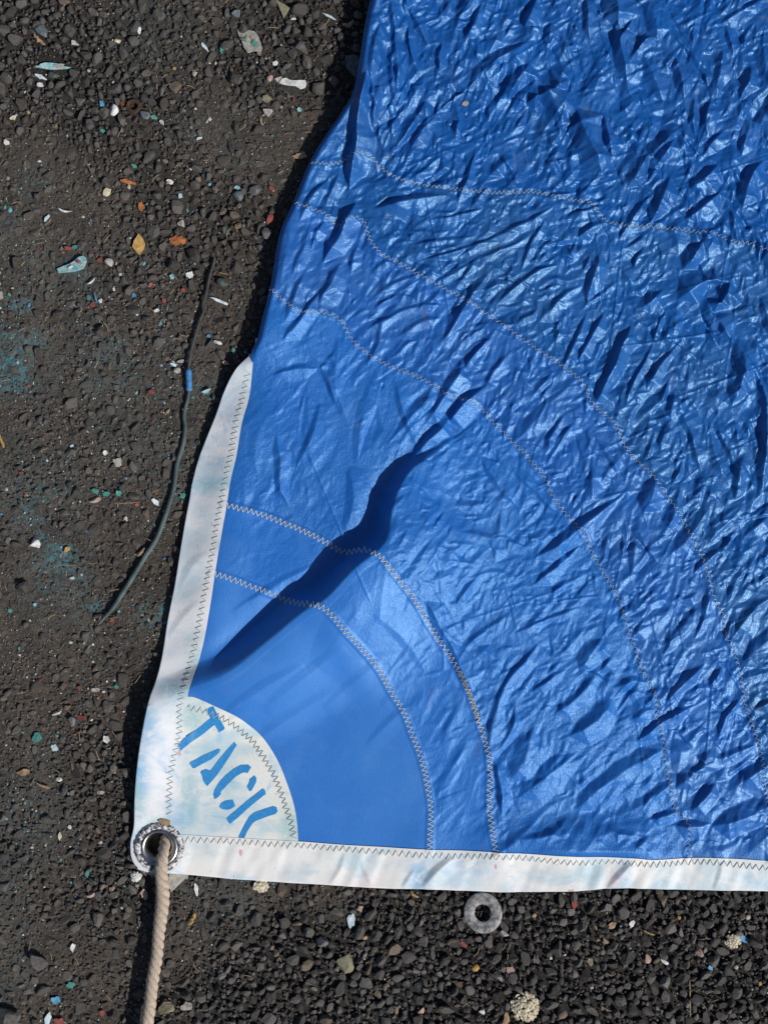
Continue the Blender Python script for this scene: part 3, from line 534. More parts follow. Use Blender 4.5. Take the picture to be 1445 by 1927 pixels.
def simple(name, col, rough=0.7, col2=None, scale=300, metal=0.0, bmp=0.0, bscale=600, spec=0.4, lo=0.4, hi=0.62, detail=3):
    m, n, b = mat(name); tc = n.nodes.new('ShaderNodeTexCoord')
    v = pos(n)
    if col2:
        t = noise(n, scale, detail, 0.6, v, 0.3); n.links.new(mixc(n, ramp(n, t.outputs[0], [(lo, G0), (hi, G1)]), col, col2), b.inputs['Base Color'])
    else: b.inputs['Base Color'].default_value = (*col, 1)
    b.inputs['Roughness'].default_value = rough; b.inputs['Metallic'].default_value = metal; b.inputs['Specular IOR Level'].default_value = spec
    if bmp: t = noise(n, bscale, 4, 0.65, v); bump(n, b, t.outputs[0], bmp, 1.0)
    return m
M_letter = simple('blue_letter_film', (0.012, 0.19, 0.50), 0.5, (0.03, 0.24, 0.52), 400, bmp=0.0001)
M_thread = simple('pale_thread', (0.62, 0.64, 0.60), 0.8); M_thread2 = simple('grey_green_thread', (0.36, 0.40, 0.36), 0.8, (0.54, 0.56, 0.50), 200)
M_fold = simple('thread_knot', (0.40, 0.38, 0.33), 0.9); M_thread3 = simple('bluish_thread', (0.36, 0.47, 0.58), 0.8)

# ------------------------------------------------------------------ the sail: one thing, its panels and trimmings are parts
sail = bpy.data.objects.new('sail', None); C.objects.link(sail)
sail.location = P(300, 1590, 0)
tag(sail, 'big crumpled blue nylon sail with white edge tape, spread over the dark gravel', 'sail')
INV = Matrix.Translation(-sail.location)
def part(name, me, m):
    o = link(name, me, m, sail); o.matrix_parent_inverse = INV; return o

STEP = 1.75
ys = np.arange(Y0+8, 1600, STEP); 
def left_bound(y):
    b = blue_x(y); mid = in_x(y)-11
    t = smooth01((y-701)/16.0); return b*(1-t)+mid*t
us = np.arange(0, 1.0, 1.0)
XR = 1636.0; ncol = int((XR-480)/STEP)
t = (np.arange(ncol)/(ncol-1))
rows_u = np.linspace(0, 1, len(ys))
GX = np.empty((len(ys), ncol)); GY = np.empty_like(GX)
yl = ys
xl = left_bound(np.minimum(ys, 1560.0))
GX = xl[:, None]+(XR-xl)[:, None]*t[None, :]
ybot = foot_i(GX[-1])+10
GY = np.repeat(ys[:, None], ncol, 1)
k = smooth01((ys-1300)/(ys[-1]-1300))
GY = GY+k[:, None]*(ybot-ys[-1])[None, :]
GZ = Z(GX, GY)-1.6*((GY > 703) & (GX < in_x(GY)-3))-1.2*(GY > foot_i(GX)+3)
# roll-under strip in front of the first column
NR = 9
ang = np.linspace(0, math.pi, NR+1)[1:]
r0 = 5.0*smooth01((700-ys)/30)+0.01
RX = np.stack([xl-np.sin(a)*r0 for a in ang]+[xl+25], 1)[:, ::-1]; RZ = np.stack([GZ[:, 0]-r0+np.cos(a)*r0 for a in ang]+[np.maximum(GZ[:, 0]-2*r0-4, 3)], 1)[:, ::-1]
RY = np.repeat(ys[:, None], RX.shape[1], 1)
AX = np.hstack([RX, GX]); AY = np.hstack([RY, GY]); AZ = np.hstack([RZ, GZ])
nr, nc = AX.shape
ii = np.arange(nr*nc).reshape(nr, nc)
F = np.stack([ii[:-1, :-1], ii[1:, :-1], ii[1:, 1:], ii[:-1, 1:]], -1).reshape(-1, 4)
V = np.stack([AX.ravel(), AY.ravel(), AZ.ravel()], 1)
RH = (303.0, 1591.0)
ctr = V[F].mean(1); F = F[np.hypot(ctr[:, 0]-RH[0], ctr[:, 1]-RH[1]) > 34]; ctr = V[F].mean(1)
pid = np.zeros(len(F), np.int8)
for sm in SEAMS: pid += ~inside(corner_poly(sm), ctr[:, 0], ctr[:, 1])
LAB = ['smooth bright blue corner panel beside the white tack patch', 'narrow second blue panel with gentle ripples', 'wide blue panel crossed by the long dark fold', 'curved blue panel with sharp diagonal creases', 'dusty duller blue panel with fanned creases', 'densely crumpled glossy blue top panel']
for q in range(6):
    f = F[pid == q]; used, inv = np.unique(f.ravel(), return_inverse=True)
    o = part('cloth_panel', fast_mesh('cloth_panel', V[used], inv.reshape(-1, 4)), BL[q]); o['label'] = LAB[q]

STAIN = [(340,1292,42,20,.5,.5,0),(285,1365,25,50,.75,0,0),(268,1450,20,60,.85,0,0),(262,1510,16,45,.4,.8,0),(300,1555,30,26,0,.6,0),(345,1535,30,30,.7,0,0),(395,868,42,9,.6,.1,0),(400,912,48,13,.6,.6,0),(430,760,26,26,.35,0,0),(370,1220,20,40,0,.5,0),
 (870,1630,70,32,.5,0,0),(788,1645,26,32,.8,0,0),(1030,1642,50,14,.2,.2,0),(1112,1640,26,32,.45,.4,0),(1172,1645,16,32,.5,0,0),(1150,1652,12,22,0,0,.3),(1420,1646,38,26,.5,.1,0),(370,1600,60,14,0,.35,0),(1245,1640,32,30,.2,.2,0),(690,1655,26,14,0,0,.35),(560,1640,40,10,0,.15,.1),(650,1630,90,30,0,.12,0),
 (368,1345,28,24,.1,.75,0),(430,1465,22,34,.3,.3,0),(412,1532,44,30,.55,.2,0),(362,1500,18,55,.4,.4,0),(545,1550,20,42,0,.8,0),(470,1400,40,20,0,.35,0),(400,1410,20,30,.2,.2,0)]
def stain_cols(x, y):
    o = np.zeros((len(x), 3))
    for sx, sy, rx, ry, p_, q_, s_ in STAIN:
        e = np.exp(-(((x-sx)/rx)**2+((y-sy)/ry)**2)**1.3)
        for k, v in enumerate((p_, q_, s_)): o[:, k] = np.maximum(o[:, k], v*e)
    return np.clip(o, 0, .9)
def ribbon(name, A, B, lift, m, nx=26, step=2.0, lip_a=True, zfn=None, n=None):
    """band of cloth between curves A (outer) and B (inner), lying on the relief; the outer edge is turned under"""
    a, b = np.asarray(A), np.asarray(B)
    tt = np.linspace(0, 1, nx)
    X = a[:, 0][:, None]*(1-tt)+b[:, 0][:, None]*tt; Y = a[:, 1][:, None]*(1-tt)+b[:, 1][:, None]*tt
    Zz = Z(X, Y)+lift
    if zfn is not None: Zz = zfn(X, Y, Zz)
    if lip_a:
        d = (b-a)/(np.linalg.norm(b-a, axis=1)[:, None]+1e-6); r = 1.6; cols = []
        for aa in (math.pi*.9, math.pi*.7, math.pi*.5, math.pi*.25):
            cols.append((a[:, 0]-d[:, 0]*math.sin(aa)*r, a[:, 1]-d[:, 1]*math.sin(aa)*r, Zz[:, 0]-r+math.cos(aa)*r))
        back = (a[:, 0]+d[:, 0]*16, a[:, 1]+d[:, 1]*16, np.maximum(Zz[:, 4]-5, 2.0))
        cols = [back]+cols
        X = np.hstack([np.stack([c[0] for c in cols], 1), X]); Y = np.hstack([np.stack([c[1] for c in cols], 1), Y]); Zz = np.hstack([np.stack([c[2] for c in cols], 1), Zz])
    nr, nc = X.shape; ii = np.arange(nr*nc).reshape(nr, nc)
    F = np.stack([ii[:-1, :-1], ii[1:, :-1], ii[1:, 1:], ii[:-1, 1:]], -1).reshape(-1, 4)
    V = np.stack([X.ravel(), Y.ravel(), Zz.ravel()], 1)
    cc = V[F].mean(1); F = F[np.hypot(cc[:, 0]-RH[0], cc[:, 1]-RH[1]) > 34]
    # face up
    v0, v1, v3 = V[F[len(F)//2, 0]], V[F[len(F)//2, 1]], V[F[len(F)//2, 3]]
    if ((v1-v0)[0]*(v3-v0)[1]-(v1-v0)[1]*(v3-v0)[0]) > 0: F = F[:, ::-1]
    return part(name, fast_mesh(name, V, F, True, stain_cols(V[:, 0], V[:, 1])), m)

def by_arc(poly, n):
    p = dens(poly, 1.0); return p[np.linspace(0, len(p)-1, n).astype(int)]
# patch (under both tapes)
arc = by_arc(PATCH, 150); ctrp = np.array([[330.0, 1590.0]])
lowpt = np.repeat(ctrp, 150, 0)+np.stack([np.linspace(0, 6, 150), np.zeros(150)], 1)
arc2 = arc.copy()
ribbon('tack_patch', arc, lowpt, 0.9, M_patch, nx=110, lip_a=False)['label'] = 'stained white quarter-round corner patch'
# foot tape then luff tape on top
def notch_f(X, Y, Zz): return Zz
xs = np.arange(262, 1636, 2.0)
fo = np.stack([xs, foot_o(xs)], 1); fi = np.stack([xs, foot_i(xs)], 1)
ribbon('foot_tape', fo, fi, 1.7, M_foot, nx=34, zfn=notch_f)
ysl = np.arange(640, 1640, 2.0); xo = out_x(ysl); xi = in_x(ysl)
def luffz(X, Y, Zz):
    return Zz-14*smooth01((696-Y)/40)
ribbon('luff_tape', np.stack([xo, ysl], 1), np.stack([xi, ysl], 1), 2.5, M_tape, nx=36, zfn=luffz)['label'] = 'white edge tape down the left side of the sail'

# zigzag stitching, one thread per seam
def thread(name, poly, period, amp, lift, m, rad=0.75, skip=None, seed=0):
    p = dens(poly, 1.0); L = len(p); rg = random.Random(seed); pts = []
    s = 0.0; side = 1
    while s < L-2:
        i = int(s); tx, ty = p[min(L-1, i+2)]-p[max(0, i-2)]; l = math.hypot(tx, ty)+1e-6
        a = amp*side*(1+rg.uniform(-.16, .16)); pts.append((p[i, 0]-ty/l*a, p[i, 1]+tx/l*a)); side = -side; s += period/2*(1+rg.uniform(-.14, .14))
    V = []; Fq = []
    for j in range(len(pts)-1):
        (x1, y1), (x2, y2) = pts[j], pts[j+1]; dx, dy = x2-x1, y2-y1; l = math.hypot(dx, dy)+1e-6; nx_, ny_ = -dy/l*rad, dx/l*rad
        b0 = len(V); K = 4
        for q in range(K+1):
            f = q/K; x = x1+dx*f; y = y1+dy*f; z = float(Z(x, y))+lift+0.55*math.sin(math.pi*f)
            V += [(x+nx_, y+ny_, z-0.5), (x, y, z+0.45), (x-nx_, y-ny_, z-0.5)]
        for q in range(K):
            c = b0+3*q; Fq += [(c, c+1, c+4, c+3), (c+1, c+2, c+5, c+4)]
    F = np.array(Fq); v = np.array(V)
    return part(name, fast_mesh(name, v, F[:, ::-1]), m)
for n_, (sm, per, amp) in enumerate([(SEAM_E, 9.5, 5.0), (SEAM_D, 9.5, 5.0), (SEAM_C, 9.5, 3.4), (SEAM_B, 9.0, 3.0), (SEAM_A, 8.6, 3.0)]):
    thread('zigzag_stitching', sm, per, amp, 0.9, M_thread if n_ < 2 else M_thread3, 0.58 if n_ < 2 else 0.46, seed=n_)
thread('zigzag_stitching', [(860,1258),(872,1281),(884,1308),(893,1335),(899,1360)], 6.5, 4.2, 1.5, M_fold, 0.6, seed=9)
thread('zigzag_stitching', PATCH_ST, 11, 6.0, 1.9, M_thread2, 0.6, seed=10)
thread('zigzag_stitching', LUFF_ST, 11, 5.5, 3.4, M_thread2, 0.6, seed=11)
thread('zigzag_stitching', FOOT_ST, 12, 5.8, 2.6, M_thread2, 0.6, seed=12)

# the word on the patch, cut from blue film
def film(name, poly, lift, m, sub=3.2):
    g = [Vector(q) for q in poly]; ar = sum(g[i-1].x*g[i].y-g[i].x*g[i-1].y for i in range(len(g))); sg = 1 if ar > 0 else -1; p = []
    for i in range(len(g)):
        n1 = (g[i]-g[i-1]).normalized(); n2 = (g[(i+1) % len(g)]-g[i]).normalized(); nn_ = Vector((n1.y+n2.y, -(n1.x+n2.x)))*sg
        nn_ = nn_.normalized() if nn_.length > 1e-4 else nn_; p.append(Vector((g[i].x+nn_.x*1.1, g[i].y+nn_.y*1.1, 0)))
    out = []
    for i in range(len(p)):
        a, b = p[i], p[(i+1) % len(p)]; n = max(1, int((b-a).length/sub))
        out += [a+(b-a)*(k/n) for k in range(n)]
    xs_ = [q.x for q in out]; ys_ = [q.y for q in out]; pts = [Vector((q.x, q.y)) for q in out]; ne = len(pts)
    for x in np.arange(min(xs_)+sub/2, max(xs_), sub):
        for y in np.arange(min(ys_)+sub/2, max(ys_), sub):
            if inside([(q.x, q.y) for q in out], np.array([x]), np.array([y]))[0]: pts.append(Vector((x, y)))
    r = geometry.delaunay_2d_cdt(pts, [(i, (i+1) % ne) for i in range(ne)], [list(range(ne))], 1, 1e-5)
    v = np.array([(a.x, a.y) for a in r[0]]); top = np.c_[v, Z(v[:, 0], v[:, 1])+lift+1.7*smooth01((in_x(v[:, 1])+22-v[:, 0])/18)]
    f = np.array([list(a) for a in r[2] if len(a) == 3])
    a, b, c = top[f[0, 0]], top[f[0, 1]], top[f[0, 2]]
    area = ((b-a)[0]*(c-a)[1]-(b-a)[1]*(c-a)[0])
    if area > 0: f = f[:, ::-1]
    return part(name, fast_mesh(name, top, f), m)
def q2(pts): return [(200+x*.29066, 1240+y*.29066) for x, y in pts]
LET = {
 'letter_T': [[(665,315),(690,297),(712,290),(722,318),(745,365),(776,432),(770,442),(742,458),(735,440),(718,410),(703,415),(640,468),(560,522),(497,575),(483,538),(520,500),(600,445),(660,395),(693,366),(680,340)]],
 'letter_A': [[(556,662),(562,655),(640,612),(735,572),(745,575),(738,592),(690,632),(640,658),(582,690),(572,690)],
              [(838,527),(850,545),(800,625),(735,722),(705,760),(663,808),(650,790),(640,775),(635,745),(623,720),(632,710),(660,702),(675,712),(690,708),(740,640),(800,570)]],
 'letter_C': [[(710,893),(705,868),(712,838),(740,790),(780,745),(835,700),(880,677),(925,676),(942,690),(920,725),(905,720),(885,722),(840,750),(790,800),(745,848),(748,862),(725,885)],
              [(965,745),(976,760),(974,785),(945,838),(935,842),(920,815),(935,785),(938,768)],
              [(742,945),(752,925),(780,908),(825,902),(830,918),(838,940),(815,955),(790,962),(758,957)]],
 'letter_K': [[(787,1020),(830,985),(930,900),(1020,829),(1032,840),(1035,862),(1010,880),(930,945),(860,1010),(808,1053),(800,1045)],
              [(865,1140),(880,1110),(905,1060),(935,1010),(965,985),(1020,965),(1085,944),(1105,950),(1111,975),(1100,988),(1040,1008),(970,1035),(950,1052),(915,1105),(890,1165),(878,1160)]]}
for nm, polys in LET.items():
    for pg in polys: film(nm, q2(pg), 1.35, M_letter)

# ------------------------------------------------------------------ metal ring pressed into the corner
M_steel = simple('bright_steel', (0.55, 0.55, 0.53), 0.28, (0.30, 0.29, 0.27), 90, metal=1.0, bmp=0.0002, bscale=220)
M_crust = simple('corroded_crust', (0.66, 0.66, 0.66), 0.85, (0.06, 0.06, 0.08), 330, bmp=0.0012, bscale=500, lo=0.44, hi=0.56)
M_dark = simple('worn_dark_inside', (0.05, 0.045, 0.04), 0.8)
RCX, RCY = 303.0, 1591.0; RZ0 = float(np.mean(Z(np.array([290, 320, 303]), np.array([1591, 1591, 1575]))))
TLT = (-0.02, 0.03)
def lathe(name, prof, m, seg=96, bumpy=0.0, seed=0, label=None, lab_r=0.0, open_=False):
    V = []; n = len(prof)
    for s in range(seg):
        a = 2*math.pi*s/seg
        for r, z, cyo in prof:
            rr2 = r+bumpy*float(vnoise(np.array(a*14+r), np.array(r*0.9+z), 1.0, seed)) if bumpy else r
            zz = z+(bumpy*1.1*float(vnoise(np.array(math.cos(a)*r*0.5), np.array(math.sin(a)*r*0.5), 1.0, seed+1)) if bumpy else 0)
            x = RCX+math.cos(a)*rr2; y = RCY+cyo+math.sin(a)*rr2
            V.append((x, y, RZ0+zz+TLT[0]*(x-RCX)+TLT[1]*(y-RCY)))
    F = [(s*n+i, s*n+i+1, ((s+1) % seg)*n+i+1, ((s+1) % seg)*n+i) for s in range(seg) for i in range(n-1)]
    me = fast_mesh(name, V, F); o = part(name, me, m)
    if label: o['label'] = label
    return o
lathe('metal_ring', [(36.5,2,0),(36.2,5,0),(34.5,7.5,0),(31.5,8.6,0),(28.5,7.8,-.6),(25.5,5,-1.2),(22.5,0.5,-2.2),(20.3,-5,-3),(19.6,-9,-3.2),(20.5,-13,-3.2)], M_steel, label='bright flared steel ring')
lathe('crust_ring', [(35,3,0),(35.5,7.0,0),(38,8.8,0),(41,9.0,0),(44,7.6,0),(46,5.0,0),(47,0,0)], M_crust, seg=150, bumpy=1.3, seed=61, label='flaking black and white corrosion round the ring')
# frayed rim of cloth fibres at the corner
M_fray = simple('frayed_fibre', (0.66, 0.64, 0.58), 0.95, (0.45, 0.44, 0.40), 500)
rg = np.random.default_rng(3); V = []; Fq = []
for i in range(3200):
    a = rg.uniform(math.radians(62), math.radians(200)); r = 50+abs(rg.normal(0, 3.8)); x = RCX+math.cos(a)*r; y = RCY+math.sin(a)*r
    if y > 1650: continue
    z = 6+rg.uniform(0, 9)*max(0, 1-(r-49)/12); d = rg.normal(0, 1, 3); d /= np.linalg.norm(d); d *= rg.uniform(1.6, 4.2); n = rg.normal(0, .45, 3)
    b0 = len(V); V += [(x, y, z), (x+n[0]+.3, y+n[1], z+.3), (x+d[0], y+d[1], max(1.5, z+abs(d[2])*.6))]; Fq.append((b0, b0+1, b0+2))
o = part('frayed_rim', fast_mesh('frayed_rim', V, Fq), M_fray); o['kind'] = 'stuff'

# ------------------------------------------------------------------ ground
GC = [(100,100,.85),(20,30,.8),(200,200,.85),(350,60,.6),(330,190,.7),(450,130,.8),(560,60,.8),(600,150,.75),(420,250,.2),(400,200,.3),(560,255,.08),(520,300,.15),(480,175,.7),(250,250,.7),(350,330,.7),(300,370,.65),(440,400,.8),(480,360,.7),(500,330,.35),(560,290,.2),(620,60,.8),
      (50,350,.25),(130,400,.25),(30,480,.3),(250,500,.55),(100,560,.45),(340,500,.6),(380,600,.4),(450,540,.45),(30,700,.2),(150,800,.4),(300,760,.3),(60,900,.4),(250,900,.45),(90,1050,.25),(280,1100,.3),(60,1250,.25),(200,1280,.4),(60,1400,.35),(190,1450,.65),(100,1580,.45),(215,1650,.75),
      (60,1790,.35),(150,1850,.35),(340,1760,.35),(430,1720,.6),(550,1760,.97),(700,1800,.97),(900,1850,.97),(1000,1740,.9),(1100,1750,.95),(1400,1800,.95),(460,1680,.3),(400,1880,.85),(600,1680,.5),(-100,300,.7),(-100,900,.4),(-100,1600,.5),(1250,1870,.9),(1550,1800,.95),(600,2050,.95),(1200,2050,.95),(200,2040,.5)]
gcn = np.array(GC)
def coarse_at(x, y):
    x = np.atleast_1d(np.asarray(x, float)); y = np.atleast_1d(np.asarray(y, float))
    d = (x[:, None]-gcn[:, 0])**2+(y[:, None]-gcn[:, 1])**2; wt = 1/(d+400)**1.6
    return (wt*gcn[:, 2]).sum(1)/wt.sum(1)

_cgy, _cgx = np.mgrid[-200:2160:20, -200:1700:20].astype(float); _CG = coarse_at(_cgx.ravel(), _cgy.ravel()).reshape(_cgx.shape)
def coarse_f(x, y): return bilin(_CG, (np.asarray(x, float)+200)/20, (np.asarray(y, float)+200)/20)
def ground_z(x, y):
    z = 2.0*fbm(x, y, 90, 500, 3)+1.0*fbm(x, y, 14, 510, 3)
    under = smooth01((x-blue_or_tape(y)-30)/40)*smooth01((foot_at(x)-30-y)/40)
    return z-3.0*under-0.5-5.5*smooth01((coarse_f(x, y)-.35)/.6)*(1-under)
def blue_or_tape(y): return np.where(y < 670, blue_x(y), out_x(np.clip(y, 660, 1640)))+np.where(y > 1640, 0, 0)
def foot_at(x): return foot_o(np.clip(x, 255, 1640))
M_ground, n, b = mat('dusty_asphalt'); p = pos(n)
a = noise(n, 26, 4, 0.6, p); c = noise(n, 420, 5, 0.7, p); d = noise(n, 90, 4, 0.65, p)
col = mixc(n, ramp(n, a.outputs[0], [(0.40, G0), (0.62, G1)]), (0.072, 0.063, 0.053), (0.118, 0.094, 0.072))
col = mixc(n, ramp(n, c.outputs[0], [(0.35, (0.9,)*3), (0.65, G0)]), col, (0.024, 0.021, 0.019))
# dust of rubbed-off paint, teal and blue, lying in blotches
tc = noise(n, 7.5, 3, 0.6, p, 0.6); td = noise(n, 170, 4, 0.75, p)
mm = n.nodes.new('ShaderNodeMath'); mm.operation = 'MULTIPLY'
n.links.new(ramp(n, tc.outputs[0], [(0.50, G0), (0.68, (0.75,)*3)]), mm.inputs[0]); n.links.new(ramp(n, td.outputs[0], [(0.45, G0), (0.66, G1)]), mm.inputs[1])
at = n.nodes.new('ShaderNodeAttribute'); at.attribute_name = 'tint'
col = mixc(n, mm.outputs[0], col, (0.07, 0.115, 0.12))
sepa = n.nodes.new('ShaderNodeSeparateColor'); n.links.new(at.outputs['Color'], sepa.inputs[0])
m2 = n.nodes.new('ShaderNodeMath'); m2.operation = 'MULTIPLY'; n.links.new(sepa.outputs[0], m2.inputs[0]); n.links.new(ramp(n, td.outputs[0], [(0.40, (0.15,)*3), (0.62, G1)]), m2.inputs[1])
col = mixc(n, m2.outputs[0], col, (0.07, 0.30, 0.36))
col = mixc(n, ramp(n, sepa.outputs[1], [(0.45, G0), (0.85, (0.85,)*3)]), col, (0.016, 0.015, 0.014))  # near-black where gravel packs coarse: shade in the gaps painted into the ground colour
wsp = noise(n, 1100, 2, 0.5, p); col = mixc(n, ramp(n, wsp.outputs[0], [(0.70, G0), (0.74, G1)]), col, (0.26, 0.24, 0.21))
n.links.new(col, b.inputs['Base Color']); b.inputs['Roughness'].default_value = 0.88; b.inputs['Specular IOR Level'].default_value = 0.3
vo = n.nodes.new('ShaderNodeTexVoronoi'); vo.inputs['Scale'].default_value = 190; vo.feature = 'SMOOTH_F1'; n.links.new(mapping(n, p, (1, 1, 0.2)), vo.inputs['Vector'])
q = bump(n, b, vo.outputs['Distance'], -0.0022, 0.6); q = bump(n, b, d.outputs[0], 0.003, 0.6, q); bump(n, b, c.outputs[0], 0.0015, 0.9, q)
# paint dust blotches seen in the photograph
DUST = [(25,690,48,.8),(20,620,22,.6),(60,650,30,.4),(120,1040,38,.55),(90,1010,25,.4),(290,1150,26,.9),(150,500,22,.5),(120,1075,45,.35),(60,960,50,.25),(200,700,45,.2),(175,1145,30,.35),(40,580,25,.5),(210,650,30,.2),(5,420,30,.2),(330,930,16,.4),(60,340,30,.2)]
fx = np.arange(-170, 1641, 5.0); fy = np.arange(-170, 2101, 5.0)
xs_ = np.r_[-30000, -12000, -5000, -2200, -1200, -700, -400, -260, fx, 1730, 1900, 2200, 2800, 4500, 12000, 30000]; ys_ = np.r_[-30000, -12000, -5000, -2200, -1200, -700, -400, -260, fy, 2200, 2400, 2800, 3600, 6000, 12000, 30000]
GXX, GYY = np.meshgrid(xs_, ys_); nr, nc = GXX.shape
jx = np.where((np.abs(GXX-735) < 900) & (np.abs(GYY-965) < 1120), 1, 0); r_ = np.random.default_rng(4)
GXX = GXX+jx*r_.uniform(-1.6, 1.6, GXX.shape); GYY = GYY+jx*r_.uniform(-1.6, 1.6, GXX.shape)
GZZ = ground_z(GXX, GYY)+jx*r_.normal(0, 0.45, GXX.shape)
dust = np.zeros(GXX.size)
for x, y, r, s in DUST: dust = np.maximum(dust, s*np.exp(-((GXX.ravel()-x)**2+(GYY.ravel()-y)**2)/(r*r)))
dust *= np.clip(0.7+0.9*fbm(GXX.ravel(), GYY.ravel(), 26, 530, 3), 0, 1.3)
ii = np.arange(nr*nc).reshape(nr, nc); F = np.stack([ii[:-1, :-1], ii[1:, :-1], ii[1:, 1:], ii[:-1, 1:]], -1).reshape(-1, 4)
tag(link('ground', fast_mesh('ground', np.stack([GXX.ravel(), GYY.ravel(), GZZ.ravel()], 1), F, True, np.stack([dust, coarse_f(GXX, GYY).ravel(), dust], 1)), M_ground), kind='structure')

# ------------------------------------------------------------------ stones
def ico(sub):
    import bmesh
    bm = bmesh.new(); bmesh.ops.create_icosphere(bm, subdivisions=sub, radius=1.0)
    v = np.array([q.co[:] for q in bm.verts]); f = np.array([[q.index for q in fc.verts] for fc in bm.faces]); bm.free(); return v, f
I1, I2, I3 = ico(1), ico(2), ico(3)
OCT = (np.array([(1,0,0),(-1,0,0),(0,1,0),(0,-1,0),(0,0,1),(0,0,-1)], float), np.array([(0,2,4),(2,1,4),(1,3,4),(3,0,4),(2,0,5),(1,2,5),(3,1,5),(0,3,5)]))
def rock_shape(base, rg, chop=9, rough=0.05):
    v = base[0].copy()
    for _ in range(chop):              # crushed stone: planes knocked off a ball
        d = rg.normal(0, 1, 3); d /= np.linalg.norm(d); c = rg.uniform(.34, .78); s = v@d; k = s > c; v[k] -= np.outer(s[k]-c, d)
    return v*(1+rg.normal(0, rough, (len(v), 1)))
def rot3(rg, tilt=0.5):
    a = rg.uniform(0, 2*math.pi); b = rg.normal(0, tilt); c = rg.normal(0, tilt)
    return np.array(Matrix.Rotation(a, 3, 'Z') @ Matrix.Rotation(b, 3, 'X') @ Matrix.Rotation(c, 3, 'Y'))

SPECIAL = []     # filled from the debris table so stuff keeps clear of the named things
exec_items = []
PAL = {'white': ((.68,.68,.65), (.45,.46,.46)), 'cream': ((.62,.56,.42), (.42,.36,.25)), 'paleblue': ((.42,.58,.66), (.62,.66,.68)), 'blue': ((.045,.20,.40), (.10,.32,.50)),
 'teal': ((.045,.27,.22), (.08,.20,.18)), 'aqua': ((.14,.36,.40), (.38,.52,.52)), 'red': ((.26,.055,.045), (.16,.05,.045)), 'orange': ((.42,.14,.035), (.22,.09,.04)),
 'tan': ((.36,.25,.14), (.22,.15,.09)), 'brown': ((.10,.055,.035), (.05,.035,.03)), 'grey': ((.16,.16,.155), (.09,.09,.09)), 'dark': ((.052,.048,.044), (.030,.028,.027)),
 'pale': ((.40,.38,.34), (.24,.23,.21)), 'pink': ((.42,.28,.24), (.28,.20,.17)), 'olive': ((.16,.15,.09), (.22,.21,.15)), 'slate': ((.075,.10,.115), (.15,.17,.18)),
 'greenstone': ((.07,.11,.09), (.05,.05,.045)), 'ochre': ((.45,.28,.08), (.28,.17,.06)), 'midgrey': ((.095,.09,.085), (.055,.052,.05))}
MP = {k: simple('debris_'+k, a, 0.75 if k not in ('blue', 'teal') else 0.55, c, 260, bmp=0.0006, bscale=700) for k, (a, c) in PAL.items()}
